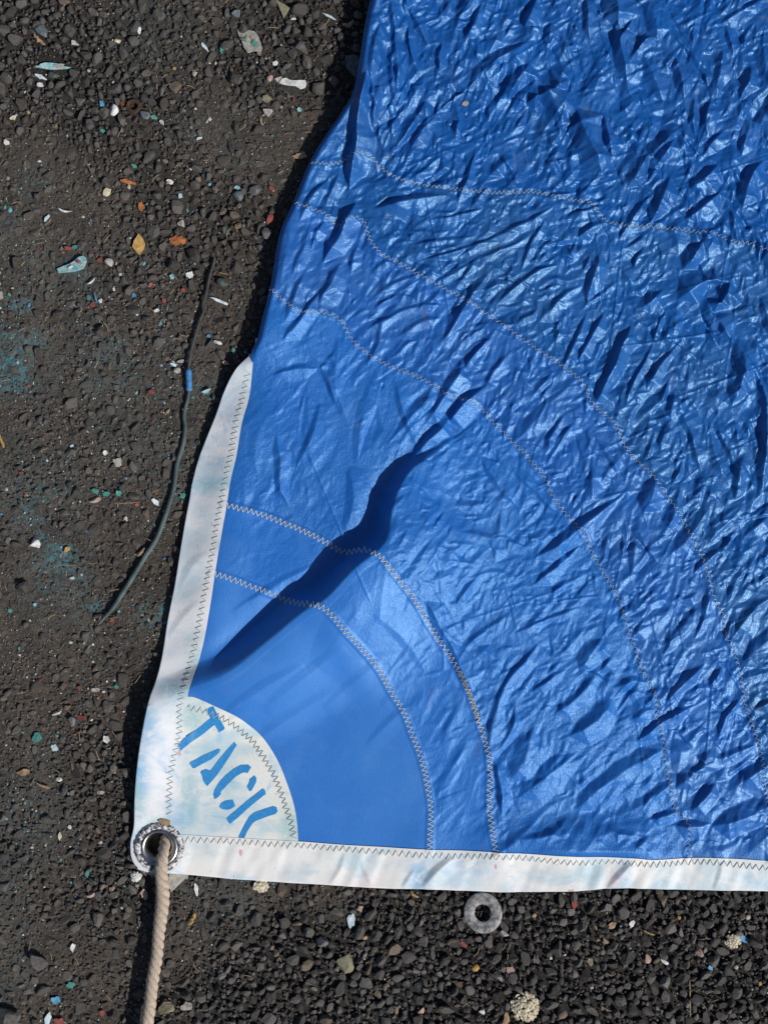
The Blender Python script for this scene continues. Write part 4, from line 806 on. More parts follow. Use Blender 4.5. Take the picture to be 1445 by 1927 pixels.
# ROW: kind, x, y, half-length, half-width, angle (image degrees anticlockwise), colour, name, category, label
D = [
('chip',98,125,32,6,-4,'aqua','paint_flake','paint flake','longest pale blue and grey paint flake, jagged, near the top left corner'),
('chip',76,144,12,4,-25,'paleblue','paint_flake','paint flake','curled pale blue flake just below the longest pale blue flake'),
('rock',77,159,8,5,0,'white','stone','stone','small white lumpy stone below the curled pale blue flake'),
('rock',81,60,15,11,-25,'slate','stone','stone','blue-grey smooth stone beside a tan splinter at upper left'),
('stick',76,74,14,3.5,-42,'tan','wood_splinter','splinter','tan splinter lying against the blue-grey stone at upper left'),
('rock',140,81,10,5.5,-8,'white','stone','stone','white oblong stone in the dark gravel right of the blue-grey stone'),
('pebble',222,77,7,5,10,'cream','pebble','pebble','cream oval pebble near the top, above the white angular stone'),
('chip',263,58,3.5,6,-8,'white','paint_flake','paint flake','small white rectangular flake near the top, right of the cream oval pebble'),
('rock',5,172,14,15,0,'midgrey','stone','stone','large brownish grey stone cut by the left edge near the top'),
('chip',192,195,4,6.5,10,'blue','paint_flake','paint flake','bright blue flake left of the white angular stone'),
('rock',215,208,9,11,15,'white','stone','stone','white angular stone left of the rusty nut'),
('rock',273,219,11,9,-10,'slate','stone','stone','flat grey stone touching the rusty nut on its lower right'),
('chip',290,221,7,4,-12,'teal','paint_flake','paint flake','bright turquoise bar-shaped flake right of the rusty nut'),
('chip',305,231,6.5,3.5,-40,'white','paint_flake','paint flake','white shard just below the turquoise bar-shaped flake'),
('pebble',328,129,4,4,0,'ochre','pebble','pebble','tiny amber bead in the brown dirt right of centre of the upper left gravel'),
('rock',167,234,11,13,30,'midgrey','stone','stone','dark grey faceted stone below and left of the white angular stone'),
('chip',26,222,6,4.5,20,'cream','paint_flake','paint flake','cream triangular chip near the left edge below the large cut stone'),
('pebble',54,212,4.5,4.5,0,'tan','pebble','pebble','round tan pebble right of the cream triangular chip'),
('chip',15,269,6,5,-40,'white','paint_flake','paint flake','white chip with a green tinge near the left edge, above the compacted dirt'),
('chip',253,313,6,3.5,-35,'teal','paint_flake','paint flake','green chip above the orange leaf-shaped sliver'),
('chip',194,247,4.5,4,0,'teal','paint_flake','paint flake','round green chip right of the dark grey faceted stone'),
('rock',102,142,11,9,20,'greenstone','stone','stone','green-veined stone right of the curled pale blue flake'),
('rock',217,169,15,12,25,'midgrey','stone','stone','rounded grey stone above the bright blue flake and white angular stone'),
('poly',[(446,54),(462,56),(480,59),(487,70),(491,82),(494,92),(492,99),(478,98),(467,101),(459,90),(455,77),(449,66)],4,'pale','mortar_slab','slab','large tan slab with green paint smears near the top of the gravel'),
('poly',[(519,0),(533,8),(546,16),(540,25),(534,34),(527,18)],3,'olive','glass_shard','shard','olive triangular shard at the top edge of the gravel'),
('poly',[(525,157),(531,149),(538,147),(546,151),(555,152),(566,151),(575,152),(578,160),(574,166),(566,169),(556,163),(545,162),(533,160)],2,'white','paint_flake','paint flake','ragged white and pink flake below the large tan slab'),
('chip',518,120,6,5,30,'white','paint_flake','paint flake','star-shaped white chip above the ragged white and pink flake'),
('pebble',508,147,6.5,7,0,'pink','pebble','pebble','pinkish round pebble left of the ragged white and pink flake'),
('rock',523,149,9,6,15,'pale','stone','stone','beige stone between the pinkish round pebble and the ragged flake'),
('chip',621,32,17,2,-29,'paleblue','plastic_sliver','sliver','thin blue and white sliver near the top, close to the sail shadow'),
('stick',655,45,11,4.5,18,'tan','wood_splinter','splinter','tan wood wedge at the shadow edge near the top'),
('rock',671,7,9,9,0,'brown','stone','stone','rusty brown stone cut by the top edge next to the sail shadow'),
('chip',386,89,10,3,-50,'paleblue','paint_flake','paint flake','white and blue sliver left of the green curl'),
('chip',418,92,3.5,9,-10,'teal','paint_flake','paint flake','green curl left of the large tan slab'),
('rock',504,214,10,8,-15,'pale','stone','stone','pale grey angular stone above the tan stick in the brown dirt'),
('chip',502,187,9,8,0,'olive','stone_flake','stone flake','brown diamond-shaped flake above the pale grey angular stone'),
('stick',494,230,8,2.8,-75,'tan','wood_splinter','splinter','tan stick below the pale grey angular stone'),
('chip',564,295,14,5,2,'tan','wood_chip','wood chip','flat tan wood chip in the brown dirt near the blue edge of the sail'),
('pebble',368,138,6,7,0,'pale','pebble','pebble','pale round pebble below left of the large tan slab'),
('chip',668,120,16,22,10,'slate','plastic_scrap','scrap','dull blue scrap lying in the shadow against the sail'),
('chip',611,216,20,5,-12,'dark','slate_piece','slate piece','dark straight slate piece reaching into the sail shadow'),
('rock',446,28,9,9,10,'slate','stone','stone','blue-tinted stone above the large tan slab'),
('chip',564,208,4,5,-40,'aqua','paint_flake','paint flake','aqua chip right of the pale grey angular stone'),
('rock',374,261,7.5,3.2,8,'white','stone','stone','small white oblong stone at the left of the brown dirt'),
('chip',435,277,4,12,20,'dark','glass_shard','shard','dark glossy shard standing in the brown dirt'),
('chip',554,189,3.5,3.5,0,'red','paint_flake','paint flake','small red chip right of the brown diamond-shaped flake'),
('rock',552,34,5.5,4,10,'white','stone','stone','white stone right of the olive triangular shard'),
('poly',[(263,442),(270,449),(274,459),(272,468),(267,474),(262,481),(256,473),(250,465),(254,454)],2.5,'ochre','bark_piece','bark piece','brown diamond-shaped bark piece left of the rusty orange clump'),
('pebble',206,495,9,9,0,'pale','pebble','pebble','round pale pebble right of the paint-spattered blue scrap'),
('poly',[(109,507),(121,502),(133,498),(143,492),(151,485),(158,483),(164,486),(166,493),(163,501),(160,507),(150,511),(141,513),(126,514),(113,515)],5,'aqua','plastic_scrap','scrap','paint-spattered blue plastic scrap among green and red chips on the left'),
('chip',141,466,5.5,5,0,'teal','paint_flake','paint flake','round green chip above the paint-spattered blue scrap'),
('chip',130,469,8,3.5,-8,'red','paint_flake','paint flake','dark red flake touching the round green chip above the blue scrap'),
('chip',190,490,5.5,4,30,'red','paint_flake','paint flake','red chip left of the round pale pebble'),
('curl',174,530,10,2.2,40,'white','paint_flake','paint flake','curved white sliver below the paint-spattered blue scrap'),
('chip',242,343,13,4,-12,'orange','leaf','leaf','dry orange leaf with pointed ends, below the green chip'),
('rock',244,351,5,4.5,-60,'cream','stone','stone','cream stone tucked under the dry orange leaf'),
('chip',202,363,7,9,-30,'cream','paint_flake','paint flake','crumbly cream flake with an aqua tip left of the dry orange leaf'),
('chip',266,388,5,9,15,'orange','rust_flake','rust flake','orange rust flake below the dry orange leaf'),
('curl',125,396,14,2.2,-14,'white','paint_flake','paint flake','long curved white strip at the left, above the paint-spattered scrap'),
('chip',90,411,7,3.2,50,'paleblue','paint_flake','paint flake','pale blue bar-shaped chip below the long curved white strip'),
('rock',2,558,9,10,0,'pale','stone','stone','pale stone cut by the left edge at mid height'),
('chip',175,574,5,4.5,0,'red','paint_flake','paint flake','red chip below the little blue stick'),
('stick',183,561,9,1.8,-75,'blue','plastic_stick','plastic stick','little blue stick between a green chip and a white lump'),
('chip',169,561,4,5.5,30,'teal','paint_flake','paint flake','green chip left of the little blue stick'),
('rock',191,566,5,4,30,'white','stone','stone','white lump right of the little blue stick'),
('rock',192,622,14,12,-40,'dark','stone','stone','dark boulder-like stone right of the blue paint dust at the left'),
('rock',31,496,13,11,10,'dark','stone','stone','round dark stone near the left edge, left of the blue scrap'),
('chip',253,556,4.5,4.5,0,'blue','paint_flake','paint flake','round blue chip left of the thin cable top end'),
('chip',296,585,6,3.2,20,'paleblue','paint_flake','paint flake','pale blue bar-shaped chip left of the upper cable'),
('rock',511,414,9,9,0,'red','brick_chip','brick chip','brick red stone next to the sail shadow'),
('rock',504,443,11,14,30,'grey','stone','stone','striped grey stone below the brick red stone'),
('chip',414,567,18,3,-24,'paleblue','paint_flake','paint flake','long pale blue spindle-shaped flake right of the cable'),
('crumb',335,453,14,7,10,'orange','rust_clump','rust clump','rusty orange fibrous clump above the cable'),
('rock',342,422,7,8,20,'pale','stone','stone','beige stone above the rusty orange fibrous clump'),
('chip',447,354,6.5,3.5,-5,'aqua','paint_flake','paint flake','pale aqua chip above the blue-tinged stone near the sail'),
('rock',426,434,9,10,25,'greenstone','stone','stone','green-tinted stone left of the striped grey stone'),
('rock',448,370,11,10,10,'slate','stone','stone','blue-tinged stone just under the pale aqua chip'),
('chip',321,343,6,4.5,-30,'white','paint_flake','paint flake','white chip right of the dry orange leaf'),
('rock',481,357,12,11,20,'grey','stone','stone','grey triangular stone right of the pale aqua chip'),
('chip',511,354,4.5,6,10,'red','paint_flake','paint flake','dark red oval chip right of the grey triangular stone'),
('rock',325,501,16,13,10,'dark','stone','stone','flat rounded dark stone left of the cable top end'),
('rock',364,482,14,17,30,'dark','stone','stone','large dark stone just above the cable top end'),
('chip',358,518,8,6,10,'white','paint_flake','paint flake','star-shaped white flake right of the flat rounded dark stone'),
('chip',324,521,4,6,0,'aqua','paint_flake','paint flake','aqua chip under the flat rounded dark stone'),
('rock',421,530,13,11,-15,'greenstone','stone','stone','teal-rimmed dark stone right of the upper cable'),
('chip',340,369,4,5,0,'aqua','paint_flake','paint flake','light aqua chip above the beige stone'),
('chip',345,546,5,4,-5,'red','paint_flake','paint flake','red chip left of the upper cable'),
('chip',310,566,4,4.5,0,'red','paint_flake','paint flake','red chip below the flat rounded dark stone, left of the other red chip'),
('chip',394,633,4,3.5,0,'blue','paint_flake','paint flake','small bright blue chip right of the cable above its blue sleeve'),
('chip',440,661,3.5,7,20,'teal','paint_flake','paint flake','green and white chip at the edge of the sail shadow'),
('chip',425,683,6,4.5,-30,'pink','paint_flake','paint flake','pinkish white chip near the top of the white tape'),
('chip',413,646,6,3,-35,'white','paint_flake','paint flake','white sliver between the blue chip and the green and white chip'),
('chip',341,680,7.5,3,10,'pale','paint_flake','paint flake','pale flat flake left of the blue cable sleeve'),
('chip',328,687,7,3,-25,'paleblue','paint_flake','paint flake','pale blue flake below the pale flat flake by the cable sleeve'),
('curl',390,736,9,4.5,20,'aqua','paint_flake','paint flake','curled blue flake with red underneath, right of the cable sleeve'),
('chip',287,738,5.5,5,0,'red','paint_flake','paint flake','faded red chip left of the blue cable sleeve'),
('chip',223,869,9,8,10,'pale','paper_scrap','paper scrap','beige angular paper scrap in the middle of the left gravel'),
('chip',199,852,4.5,4.5,30,'white','paint_flake','paint flake','white chip above left of the beige paper scrap'),
('chip',181,924,7,5,-15,'teal','paint_flake','paint flake','leftmost of three green flakes below the beige paper scrap'),
('chip',201,929,7.5,4,5,'teal','paint_flake','paint flake','middle one of three green flakes below the beige paper scrap'),
('chip',224,928,6,5.5,0,'teal','paint_flake','paint flake','rightmost of three green flakes below the beige paper scrap'),
('rock',181,940,12,6,15,'pink','stone','stone','pinkish grey flat stone under the three green flakes'),
('rock',70,1022,10,10,0,'white','stone','stone','white rough stone on the teal paint dust at lower left'),
('rock',127,1035,8,5.5,35,'ochre','pebble','pebble','tan bean-shaped pebble right of the white rough stone'),
('stick',242,946,24,.8,3,'tan','straw','straw','thin pale straw lying level left of the cable'),
('chip',294,944,9,5,-35,'paleblue','paint_flake','paint flake','shredded white and blue flakes touching the end of the straw'),
('chip',345,933,6,5,10,'teal','paint_flake','paint flake','green chip between the cable and the white tape'),
('stick',267,1038,10,3,48,'tan','wood_splinter','splinter','brown splinter left of the lower cable bend'),
('rock',238,977,4,6,20,'white','stone','stone','white bit below the pinkish grey flat stone'),
('stick',7,829,14,3.5,-70,'ochre','wood_splinter','splinter','ochre splinter at the left edge'),
('rock',138,1087,6,3.5,25,'white','stone','stone','small white stone above the lower cable end'),
('rock',45,1105,14,11,15,'dark','stone','stone','dark embedded stone at the left below the teal dust'),
('chip',213,1167,4.5,4.5,0,'red','paint_flake','paint flake','small red chip beside the lower cable end'),
('pebble',317,773,3,6.5,-25,'tan','seed','seed','brown seed-like pebble left of the cable below its sleeve'),
('pebble',334,697,7.5,6.5,0,'pale','pebble','pebble','beige pebble left of the top of the blue cable sleeve'),
('chip',153,1350,9,5,3,'red','paint_flake','paint flake','dark red plate-like flake casting a shadow at lower left'),
('rock',136,1357,11,10,-30,'grey','stone','stone','grey-white stone left of the dark red plate-like flake'),
('chip',72,1387,9,8,10,'teal','paint_flake','paint flake','mottled green patch-like flake at lower left'),
('chip',104,1407,7,7,0,'paleblue','paint_flake','paint flake','round white and blue flake right of the mottled green flake'),
('chip',45,1453,12,6,8,'tan','wood_chip','wood chip','pale wood chip near the left edge at lower left'),
('rock',113,1465,6.5,5.5,-20,'white','stone','stone','white lump right of the pale wood chip'),
('stick',84,1477,13,2,-20,'tan','wood_splinter','splinter','thin brown splinter below the white lump'),
('chip',190,1491,7.5,4,-10,'pale','paint_flake','paint flake','pale flake left of the sail corner shadow'),
('rock',171,1683,9,6,15,'pink','pebble','pebble','pinkish tan pebble left of the rope'),
('pebble',190,1585,4.5,4,0,'pale','pebble','pebble','small pale pebble left of the metal ring'),
('chip',165,1644,4,6.5,0,'teal','paint_flake','paint flake','green bar-shaped chip above the pinkish tan pebble'),
('rock',75,1807,20,17,-10,'midgrey','stone','stone','wedge-shaped dark stone with a deep shadow at bottom left'),
('chip',134,1853,7.5,6,30,'teal','paint_flake','paint flake','green oval flake near the bottom left'),
('chip',107,1881,8.5,7,0,'blue','paint_flake','paint flake','bright blue flake near the bottom left'),
('chip',193,1907,5,6,0,'red','paint_flake','paint flake','small red flake near the bottom edge, left of the rope shadow'),
('chip',114,1921,10,7,-20,'red','paint_flake','paint flake','large red flake cut by the bottom edge'),
('chip',92,1916,6,13,-25,'paleblue','paint_flake','paint flake','streaky white and blue flake left of the large red flake'),
('chip',138,1783,4,8,-15,'white','paint_flake','paint flake','white, red and blue chip right of the wedge-shaped dark stone'),
('rock',18,1914,24,19,-15,'midgrey','stone','stone','biggest dark stone, in the bottom left corner'),
('crumb',257,1649,9,8,0,'white','paint_crumb','paint crumb','white crumbly lump just below the frayed sail corner'),
('chip',271,1682,6,10,10,'pink','paint_flake','paint flake','white, red and green flake left of the rope'),
('chip',201,1391,6.5,7,40,'white','paint_flake','paint flake','jagged white flake left of the sail corner shadow, above the others'),
('chip',115,1572,3.2,7,-5,'cream','leaf','leaf','tiny cream leaf-shaped flake at lower left'),
('chip',220,1292,4,3.5,0,'teal','paint_flake','paint flake','small green chip left of the tape where the shadow begins'),
('chip',151,1294,5,4,-10,'red','paint_flake','paint flake','small red chip above the dark red plate-like flake'),
('chip',181,1298,8,4,10,'pale','feather_scrap','scrap','pale feathery scrap between the red and the green chip'),
('stick',109,1341,9,2,22,'white','paint_flake','paint flake','short white bar-shaped flake above the grey-white stone'),
('crumb',491,1665,15,10,5,'cream','paint_crumb','paint crumb','cream crusty lump at the lower edge of the foot tape'),
('poly',[(322,1636),(340,1640),(357,1644),(347,1655),(336,1665),(324,1677),(317,1660)],4,'pale','mortar_slab','slab','beige slab poking out from under the sail corner beside the rope'),
('chip',370,1673,4,10,10,'white','paint_flake','paint flake','upright white flake right of the beige slab'),
('stick',361,1728,13,3.5,62,'ochre','wood_splinter','splinter','ochre splinter right of the rope'),
('chip',661,1733,8,14,-10,'paleblue','paint_flake','paint flake','crumpled white and blue flake in the black gravel'),
('rock',605,1768,14,14,20,'grey','stone','stone','palest grey triangular stone in the black gravel'),
('pebble',686,1764,5.5,5,0,'tan','pebble','pebble','round tan pebble right of the palest grey triangular stone'),
('rock',351,1892,12,10,30,'pale','stone','stone','beige angular stone near the bottom right of the rope'),
('rock',313,1893,20,14,30,'olive','stone','stone','large smooth dark stone touching the rope near the bottom'),
('rock',678,1709,7,8,-30,'pink','stone','stone','pinkish stone above the crumpled white and blue flake'),
('rock',651,1813,15,20,30,'olive','stone','stone','large olive stone in the middle of the black gravel'),
('rock',686,1797,5,9,-15,'grey','stone','stone','light grey block-shaped stone right of the large olive stone'),
('crumb',987,1895,25,27,0,'cream','mortar_chunk','mortar chunk','big cream crumbling chunk in the black gravel near the bottom'),
('pebble',894,1821,8,8,0,'ochre','pebble','pebble','orange pebble below the big grey washer'),
('stick',780,1682,9,3,-40,'tan','wood_splinter','splinter','tan splinter left of the big grey washer'),
('rock',907,1904,5.5,7,0,'white','stone','stone','white blocky stone left of the big cream crumbling chunk'),
('pebble',1004,1722,5.5,6,0,'tan','pebble','pebble','tan pebble right of the big grey washer'),
('rock',948,1758,9,8,10,'pale','stone','stone','beige rough stone below right of the big grey washer'),
('chip',960,1826,8,7,-20,'pink','paint_flake','paint flake','pink and white broken flake above the big cream chunk'),
('chip',872,1777,5,7,30,'red','paint_flake','paint flake','dark red chip below the big grey washer'),
('chip',866,1853,8,5,0,'brown','paint_flake','paint flake','reddish brown block-like flake below the orange pebble'),
('rock',747,1904,4.5,9,-5,'tan','stone','stone','tan upright stone near the bottom edge'),
('rock',792,1903,6,8.5,-15,'pink','stone','stone','pinkish stone right of the tan upright stone'),
('stick',948,1918,14,5,75,'tan','wood_splinter','splinter','broad tan stick at the bottom edge left of the cream chunk'),
('chip',1081,1702,5,10,0,'red','paint_flake','paint flake','bright red flake below the foot tape'),
('pebble',1407,1726,5.5,6,0,'pale','pebble','pebble','pale round pebble near the right edge'),
('crumb',1378,1771,13,12,30,'cream','wood_shreds','wood shreds','cream shredded wood bits near the right edge'),
('chip',1397,1767,10,6,-20,'blue','plastic_scrap','scrap','blue scrap touching the cream shredded wood'),
('pebble',1276,1728,5,5,0,'ochre','pebble','pebble','yellow pebble below the foot tape on the right'),
('rock',1315,1793,8,9,0,'pink','stone','stone','pinkish round stone left of the cream shredded wood'),
('pebble',1385,1821,4.5,4.5,0,'pale','pebble','pebble','small pale pebble below the cream shredded wood'),
('chip',1336,1821,4.5,6,35,'blue','paint_flake','paint flake','blue chip below the pinkish round stone'),
('chip',1250,1810,8,3.5,-35,'white','paint_flake','paint flake','white shard in the right part of the black gravel'),
('chip',1190,1738,5,8,-35,'white','paint_flake','paint flake','crinkled white flake below the foot tape on the right'),
('chip',1152,1742,8,5,25,'tan','wood_chip','wood chip','orange-tan chip left of the crinkled white flake'),
('pebble',1169,1743,3.5,3.2,0,'white','pebble','pebble','tiny white bead right of the orange-tan chip'),
('stick',1297,1880,46,1.1,91,'tan','straw','straw','long upright straw at the bottom right'),
('stick',1221,1755,11,1.6,-18,'tan','straw','straw','short straw below the crinkled white flake'),
('chip',1110,1810,6,7,20,'olive','paint_flake','paint flake','pale green and red scrap in the black gravel right of the cream chunk'),
('pebble',1430,1852,4.5,5,0,'tan','pebble','pebble','tan pebble near the right edge at the bottom'),
('rock',1216,1802,8,11,10,'pink','stone','stone','reddish tan stone left of the white shard'),
]
GRP = {'paint_flake': 'paint flakes scattered on the ground', 'stone': 'stones standing out in the gravel', 'pebble': 'small pebbles on the ground', 'wood_splinter': 'wood splinters on the ground', 'straw': 'straws on the ground', 'mortar_slab': 'pale slabs on the ground', 'glass_shard': 'shards on the ground', 'leaf': 'dry leaves on the ground', 'wood_chip': 'wood chips on the ground', 'plastic_scrap': 'plastic scraps on the ground', 'paint_crumb': 'crumbly paint lumps on the ground'}
def poly_blob(rg, hl, hw, ang, n=14, jag=0.28):
    a = math.radians(ang); pts = []
    for i in range(n):
        t = 2*math.pi*i/n; r = 1+rg.uniform(-jag, jag); x, y = math.cos(t)*hl*r, math.sin(t)*hw*r
        pts.append((x*math.cos(a)+y*math.sin(a), -x*math.sin(a)+y*math.cos(a)))
    return pts
def plate(poly, thick, rg, warp=1.0):
    """thin solid plate with a broken outline, gently warped"""
    p = np.array(poly, float); c = p.mean(0); n = len(p); rings = [1.0, 0.97, 0.6, 0.25]
    V = []; tx, ty = rg.normal(0, .10, 2)
    def zz(q): d = q-c; return tx*d[0]+ty*d[1]+warp*float(vnoise(q[0], q[1], 9.0, 600))
    for q in p: V.append((q[0], q[1], zz(q)-thick))
    for s in rings:
        for q in p: r = c+(q-c)*s; V.append((r[0], r[1], zz(r)+(0.0 if s == 1.0 else 0.35)))
    V.append((c[0], c[1], zz(c)+0.4)); F = []
    for k in range(4):
        for i in range(n): j = (i+1) % n; F += [(k*n+i, k*n+j, (k+1)*n+j), (k*n+i, (k+1)*n+j, (k+1)*n+i)]
    for i in range(n): F.append((4*n+i, 4*n+(i+1) % n, 5*n))
    return np.array(V), np.array(F)
HARD = []
def drop(kind, *a):
    pass
drg = np.random.default_rng(77)
for row in D:
    if row[0] == 'poly':
        _, pg, th, colr, nm, cat, lab = row; c = np.mean(pg, 0); x, y = c; hl = hw = max(np.ptp([q[0] for q in pg]), np.ptp([q[1] for q in pg]))/2
        V, F = plate(pg, th, drg, 0.8); V[:, 2] += 5.0+th; sm = False
    else:
        kind, x, y, hl, hw, an, colr, nm, cat, lab = row; sm = False; ar = math.radians(an)
        if kind == 'chip':
            V, F = plate([(x+u, y+v) for u, v in poly_blob(drg, hl, hw, an, 13 if max(hl, hw) > 6 else 9)], 1.3, drg); V[:, 2] += 5.5
        elif kind in ('rock', 'pebble'):
            v = rock_shape(I3 if kind == 'rock' and max(hl, hw) > 7 else I2, drg, 10 if kind == 'rock' else 3, 0.02)
            v /= np.abs(v).max(0); v = v@np.array([[1, 0, 0], [0, 1, 0], [0, 0, 1]])*[hl, hw, min(hl, hw)*0.75]
            V = np.stack([x+v[:, 0]*math.cos(ar)+v[:, 1]*math.sin(ar), y-v[:, 0]*math.sin(ar)+v[:, 1]*math.cos(ar), v[:, 2]+min(hl, hw)*0.38+2], 1); F = (I3 if len(v) == len(I3[0]) else I2)[1][:, ::-1]; sm = kind == 'pebble'
        elif kind == 'stick':
            n = 9; V = []
            for i in range(n):
                t = i/(n-1); s = math.sin(math.pi*min(max(t, .08), .92))**.4*(1+drg.normal(0, .12)); xx = (t*2-1)*hl; bend = drg.normal(0, hw*.2)+hw*0.8*math.sin(t*3)
                for k in range(5):
                    q = 2*math.pi*k/5; yy = math.cos(q)*hw*s+bend; z = math.sin(q)*min(hw, 3)*s*.7+7.5
                    V.append((x+xx*math.cos(ar)+yy*math.sin(ar), y-xx*math.sin(ar)+yy*math.cos(ar), z))
            V = np.array(V); F = np.array([(i*5+k, i*5+(k+1) % 5, (i+1)*5+(k+1) % 5) for i in range(n-1) for k in range(5)]+[(i*5+k, (i+1)*5+(k+1) % 5, (i+1)*5+k) for i in range(n-1) for k in range(5)])
        elif kind == 'curl':
            n = 12; V = []
            for i in range(n):
                t = i/(n-1); xx = (t*2-1)*hl; s = (0.35+math.sin(math.pi*t))*0.75
                for k in range(4):
                    yy = (k/3-.5)*2*hw*s+hl*.28*math.sin(math.pi*t); z = 6+2.5*math.cos((k/3-.5)*3)*-1+3
                    V.append((x+xx*math.cos(ar)+yy*math.sin(ar), y-xx*math.sin(ar)+yy*math.cos(ar), z))
            V = np.array(V); F = np.array([t for i in range(n-1) for k in range(3) for t in ((i*4+k, (i+1)*4+k, (i+1)*4+k+1), (i*4+k, (i+1)*4+k+1, i*4+k+1))])
        elif kind == 'crumb':
            Vs = []; Fs = []; nb = 0; cnt = int(30+hl*5)
            for i in range(cnt):
                r_q = math.sqrt(drg.uniform(0, 1)); t = drg.uniform(0, 2*math.pi); rd = drg.uniform(1.6, 3.6)*(1+hl/40)
                ox, oy = r_q*hl*math.cos(t), r_q*hw*math.sin(t)
                v = rock_shape(I1, drg, 5, .05)*rd*[1.15, 1, .7]; v = v@rot3(drg, .3).T
                Vs.append(v+[x+ox, y+oy, 5+(1-r_q)*min(hl, hw)*0.45+drg.uniform(0, 1.5)]); Fs.append(I1[1][:, ::-1]+nb); nb += len(v)
            V = np.vstack(Vs); F = np.vstack(Fs)
    if row[0] == 'stick' and hl > 18:
        for q in np.linspace(-1, 1, 9): HARD.append((x+q*hl*math.cos(ar), y-q*hl*math.sin(ar), 2.0))
    else: HARD.append((x, y, max(hl, hw)*0.8+2))
    base = float(ground_z(np.array(x), np.array(y))); V[:, 2] += base
    me = fast_mesh(nm, V-np.array([x-CX, y-CY, base]) , F, sm)      # mesh about its own origin
    o = link(nm, me, MP[colr]); o.location = P(x, y, base)
    for m_ in (me,): pass
    tag(o, lab, cat, GRP.get(nm))
# green paint on the slab, and other second colours, are thin films fixed to their thing
def daub(host_label, pts, m, nm='paint_smear'):
    h = next(o for o in C.objects if o.get('label') == host_label)
    p = np.array(pts, float); c = p.mean(0)
    V, F = plate(pts, 0.5, drg, 0.3); V[:, 2] += h.location.z/S+0.0
    # rest on the host's upper face
    hz = max(v.co.z for v in h.data.vertices)/S
    V[:, 2] += hz+0.15-V[:, 2].max()+h.location.z/S
    o = link(nm, fast_mesh(nm, V, F, False), m); o.parent = h; o.matrix_parent_inverse = Matrix.Translation(-h.location)
slab = 'large tan slab with green paint smears near the top of the gravel'
daub(slab, [(x+460, y+76) for x, y in poly_blob(drg, 5, 6, 20, 11, .45)], MP['teal']); daub(slab, [(x+480, y+84) for x, y in poly_blob(drg, 5, 6, -20, 11, .45)], MP['teal'])
scr = 'paint-spattered blue plastic scrap among green and red chips on the left'
daub(scr, [(x+150, y+495) for x, y in poly_blob(drg, 4, 3, 20, 9, .4)], MP['red']); daub(scr, [(x+135, y+505) for x, y in poly_blob(drg, 5, 2.5, 20, 9, .5)], MP['white']); daub(scr, [(x+157, y+503) for x, y in poly_blob(drg, 4, 4, 20, 9, .5)], MP['pale'])
daub('longest pale blue and grey paint flake, jagged, near the top left corner', [(x+112, y+125) for x, y in poly_blob(drg, 10, 5, 0, 11, .3)], MP['pale'])

# a tan crumb of stone lying on the cloth, and the flake on the ring
def on_sail(x, y, hl, hw, ang, colr, nm, cat, lab, lift=1.5, th=2.0):
    V, F = plate([(x+u, y+v) for u, v in poly_blob(drg, hl, hw, ang, 9, .2)], th, drg, .5); z0 = float(Z(x, y))+lift+th
    V[:, 2] += z0; o = link(nm, fast_mesh(nm, V-np.array([x-CX, y-CY, z0]), F, False), MP[colr]); o.location = P(x, y, z0); tag(o, lab, cat)
on_sail(873, 205, 6, 4.5, 5, 'pale', 'stone_flake', 'stone flake', 'small tan flake lying alone on the blue cloth near the top')
on_sail(314, 1543, 12, 6, -8, 'tan', 'rust_flake', 'flake', 'tan broken flake resting on the upper rim of the metal ring', 3.5)

# ------------------------------------------------------------------ rusty nut
M_rust = simple('flaky_rust', (0.075, 0.038, 0.022), 0.9, (0.035, 0.022, 0.018), 300, bmp=0.001, bscale=500)
M_rust2 = simple('orange_rust', (0.20, 0.07, 0.02), 0.9, (0.08, 0.035, 0.02), 400, bmp=0.001)
nut = bpy.data.objects.new('rusty_nut', None); C.objects.link(nut); nx0, ny0 = 252, 200; nb_ = float(ground_z(np.array(nx0*1.), np.array(ny0*1.)))
nut.location = P(nx0, ny0, nb_); tag(nut, 'rusty brown nut half sunk in the gravel at upper left', 'nut')
V = []; SEG = 36; prof = [(7.6, -3), (7.6, 6), (9, 8.5), (13, 9), (1, 6.5), (1, -3)]
for s in range(SEG):
    a = 2*math.pi*s/SEG; hexr = 15.5/math.cos(((a+.3) % (math.pi/3))-math.pi/6)
    for r, z in prof:
        rr2 = hexr*.93 if r == 1 else r
        rr2 *= 1+.05*float(vnoise(a*5, z, 1.0, 71)); V.append((nx0+math.cos(a)*rr2, ny0+math.sin(a)*rr2*.9, nb_+z+0.08*(math.cos(a)*rr2)+.5*float(vnoise(a*9, rr2, 1.0, 72))))
F = [(s*6+i, s*6+i+1, ((s+1) % SEG)*6+i+1, ((s+1) % SEG)*6+i) for s in range(SEG) for i in range(5)]
o = link('nut_body', fast_mesh('nut_body', V, F, False), M_rust, nut); o.matrix_parent_inverse = Matrix.Translation(-nut.location)
V, F = plate([(nx0-20+u, ny0-6+v) for u, v in poly_blob(drg, 4, 8, -15, 11, .3)], 1.2, drg); V[:, 2] += nb_+7
o = link('rust_scale', fast_mesh('rust_scale', V, F, False), M_rust2, nut); o.matrix_parent_inverse = Matrix.Translation(-nut.location)
HARD.append((nx0, ny0, 15))

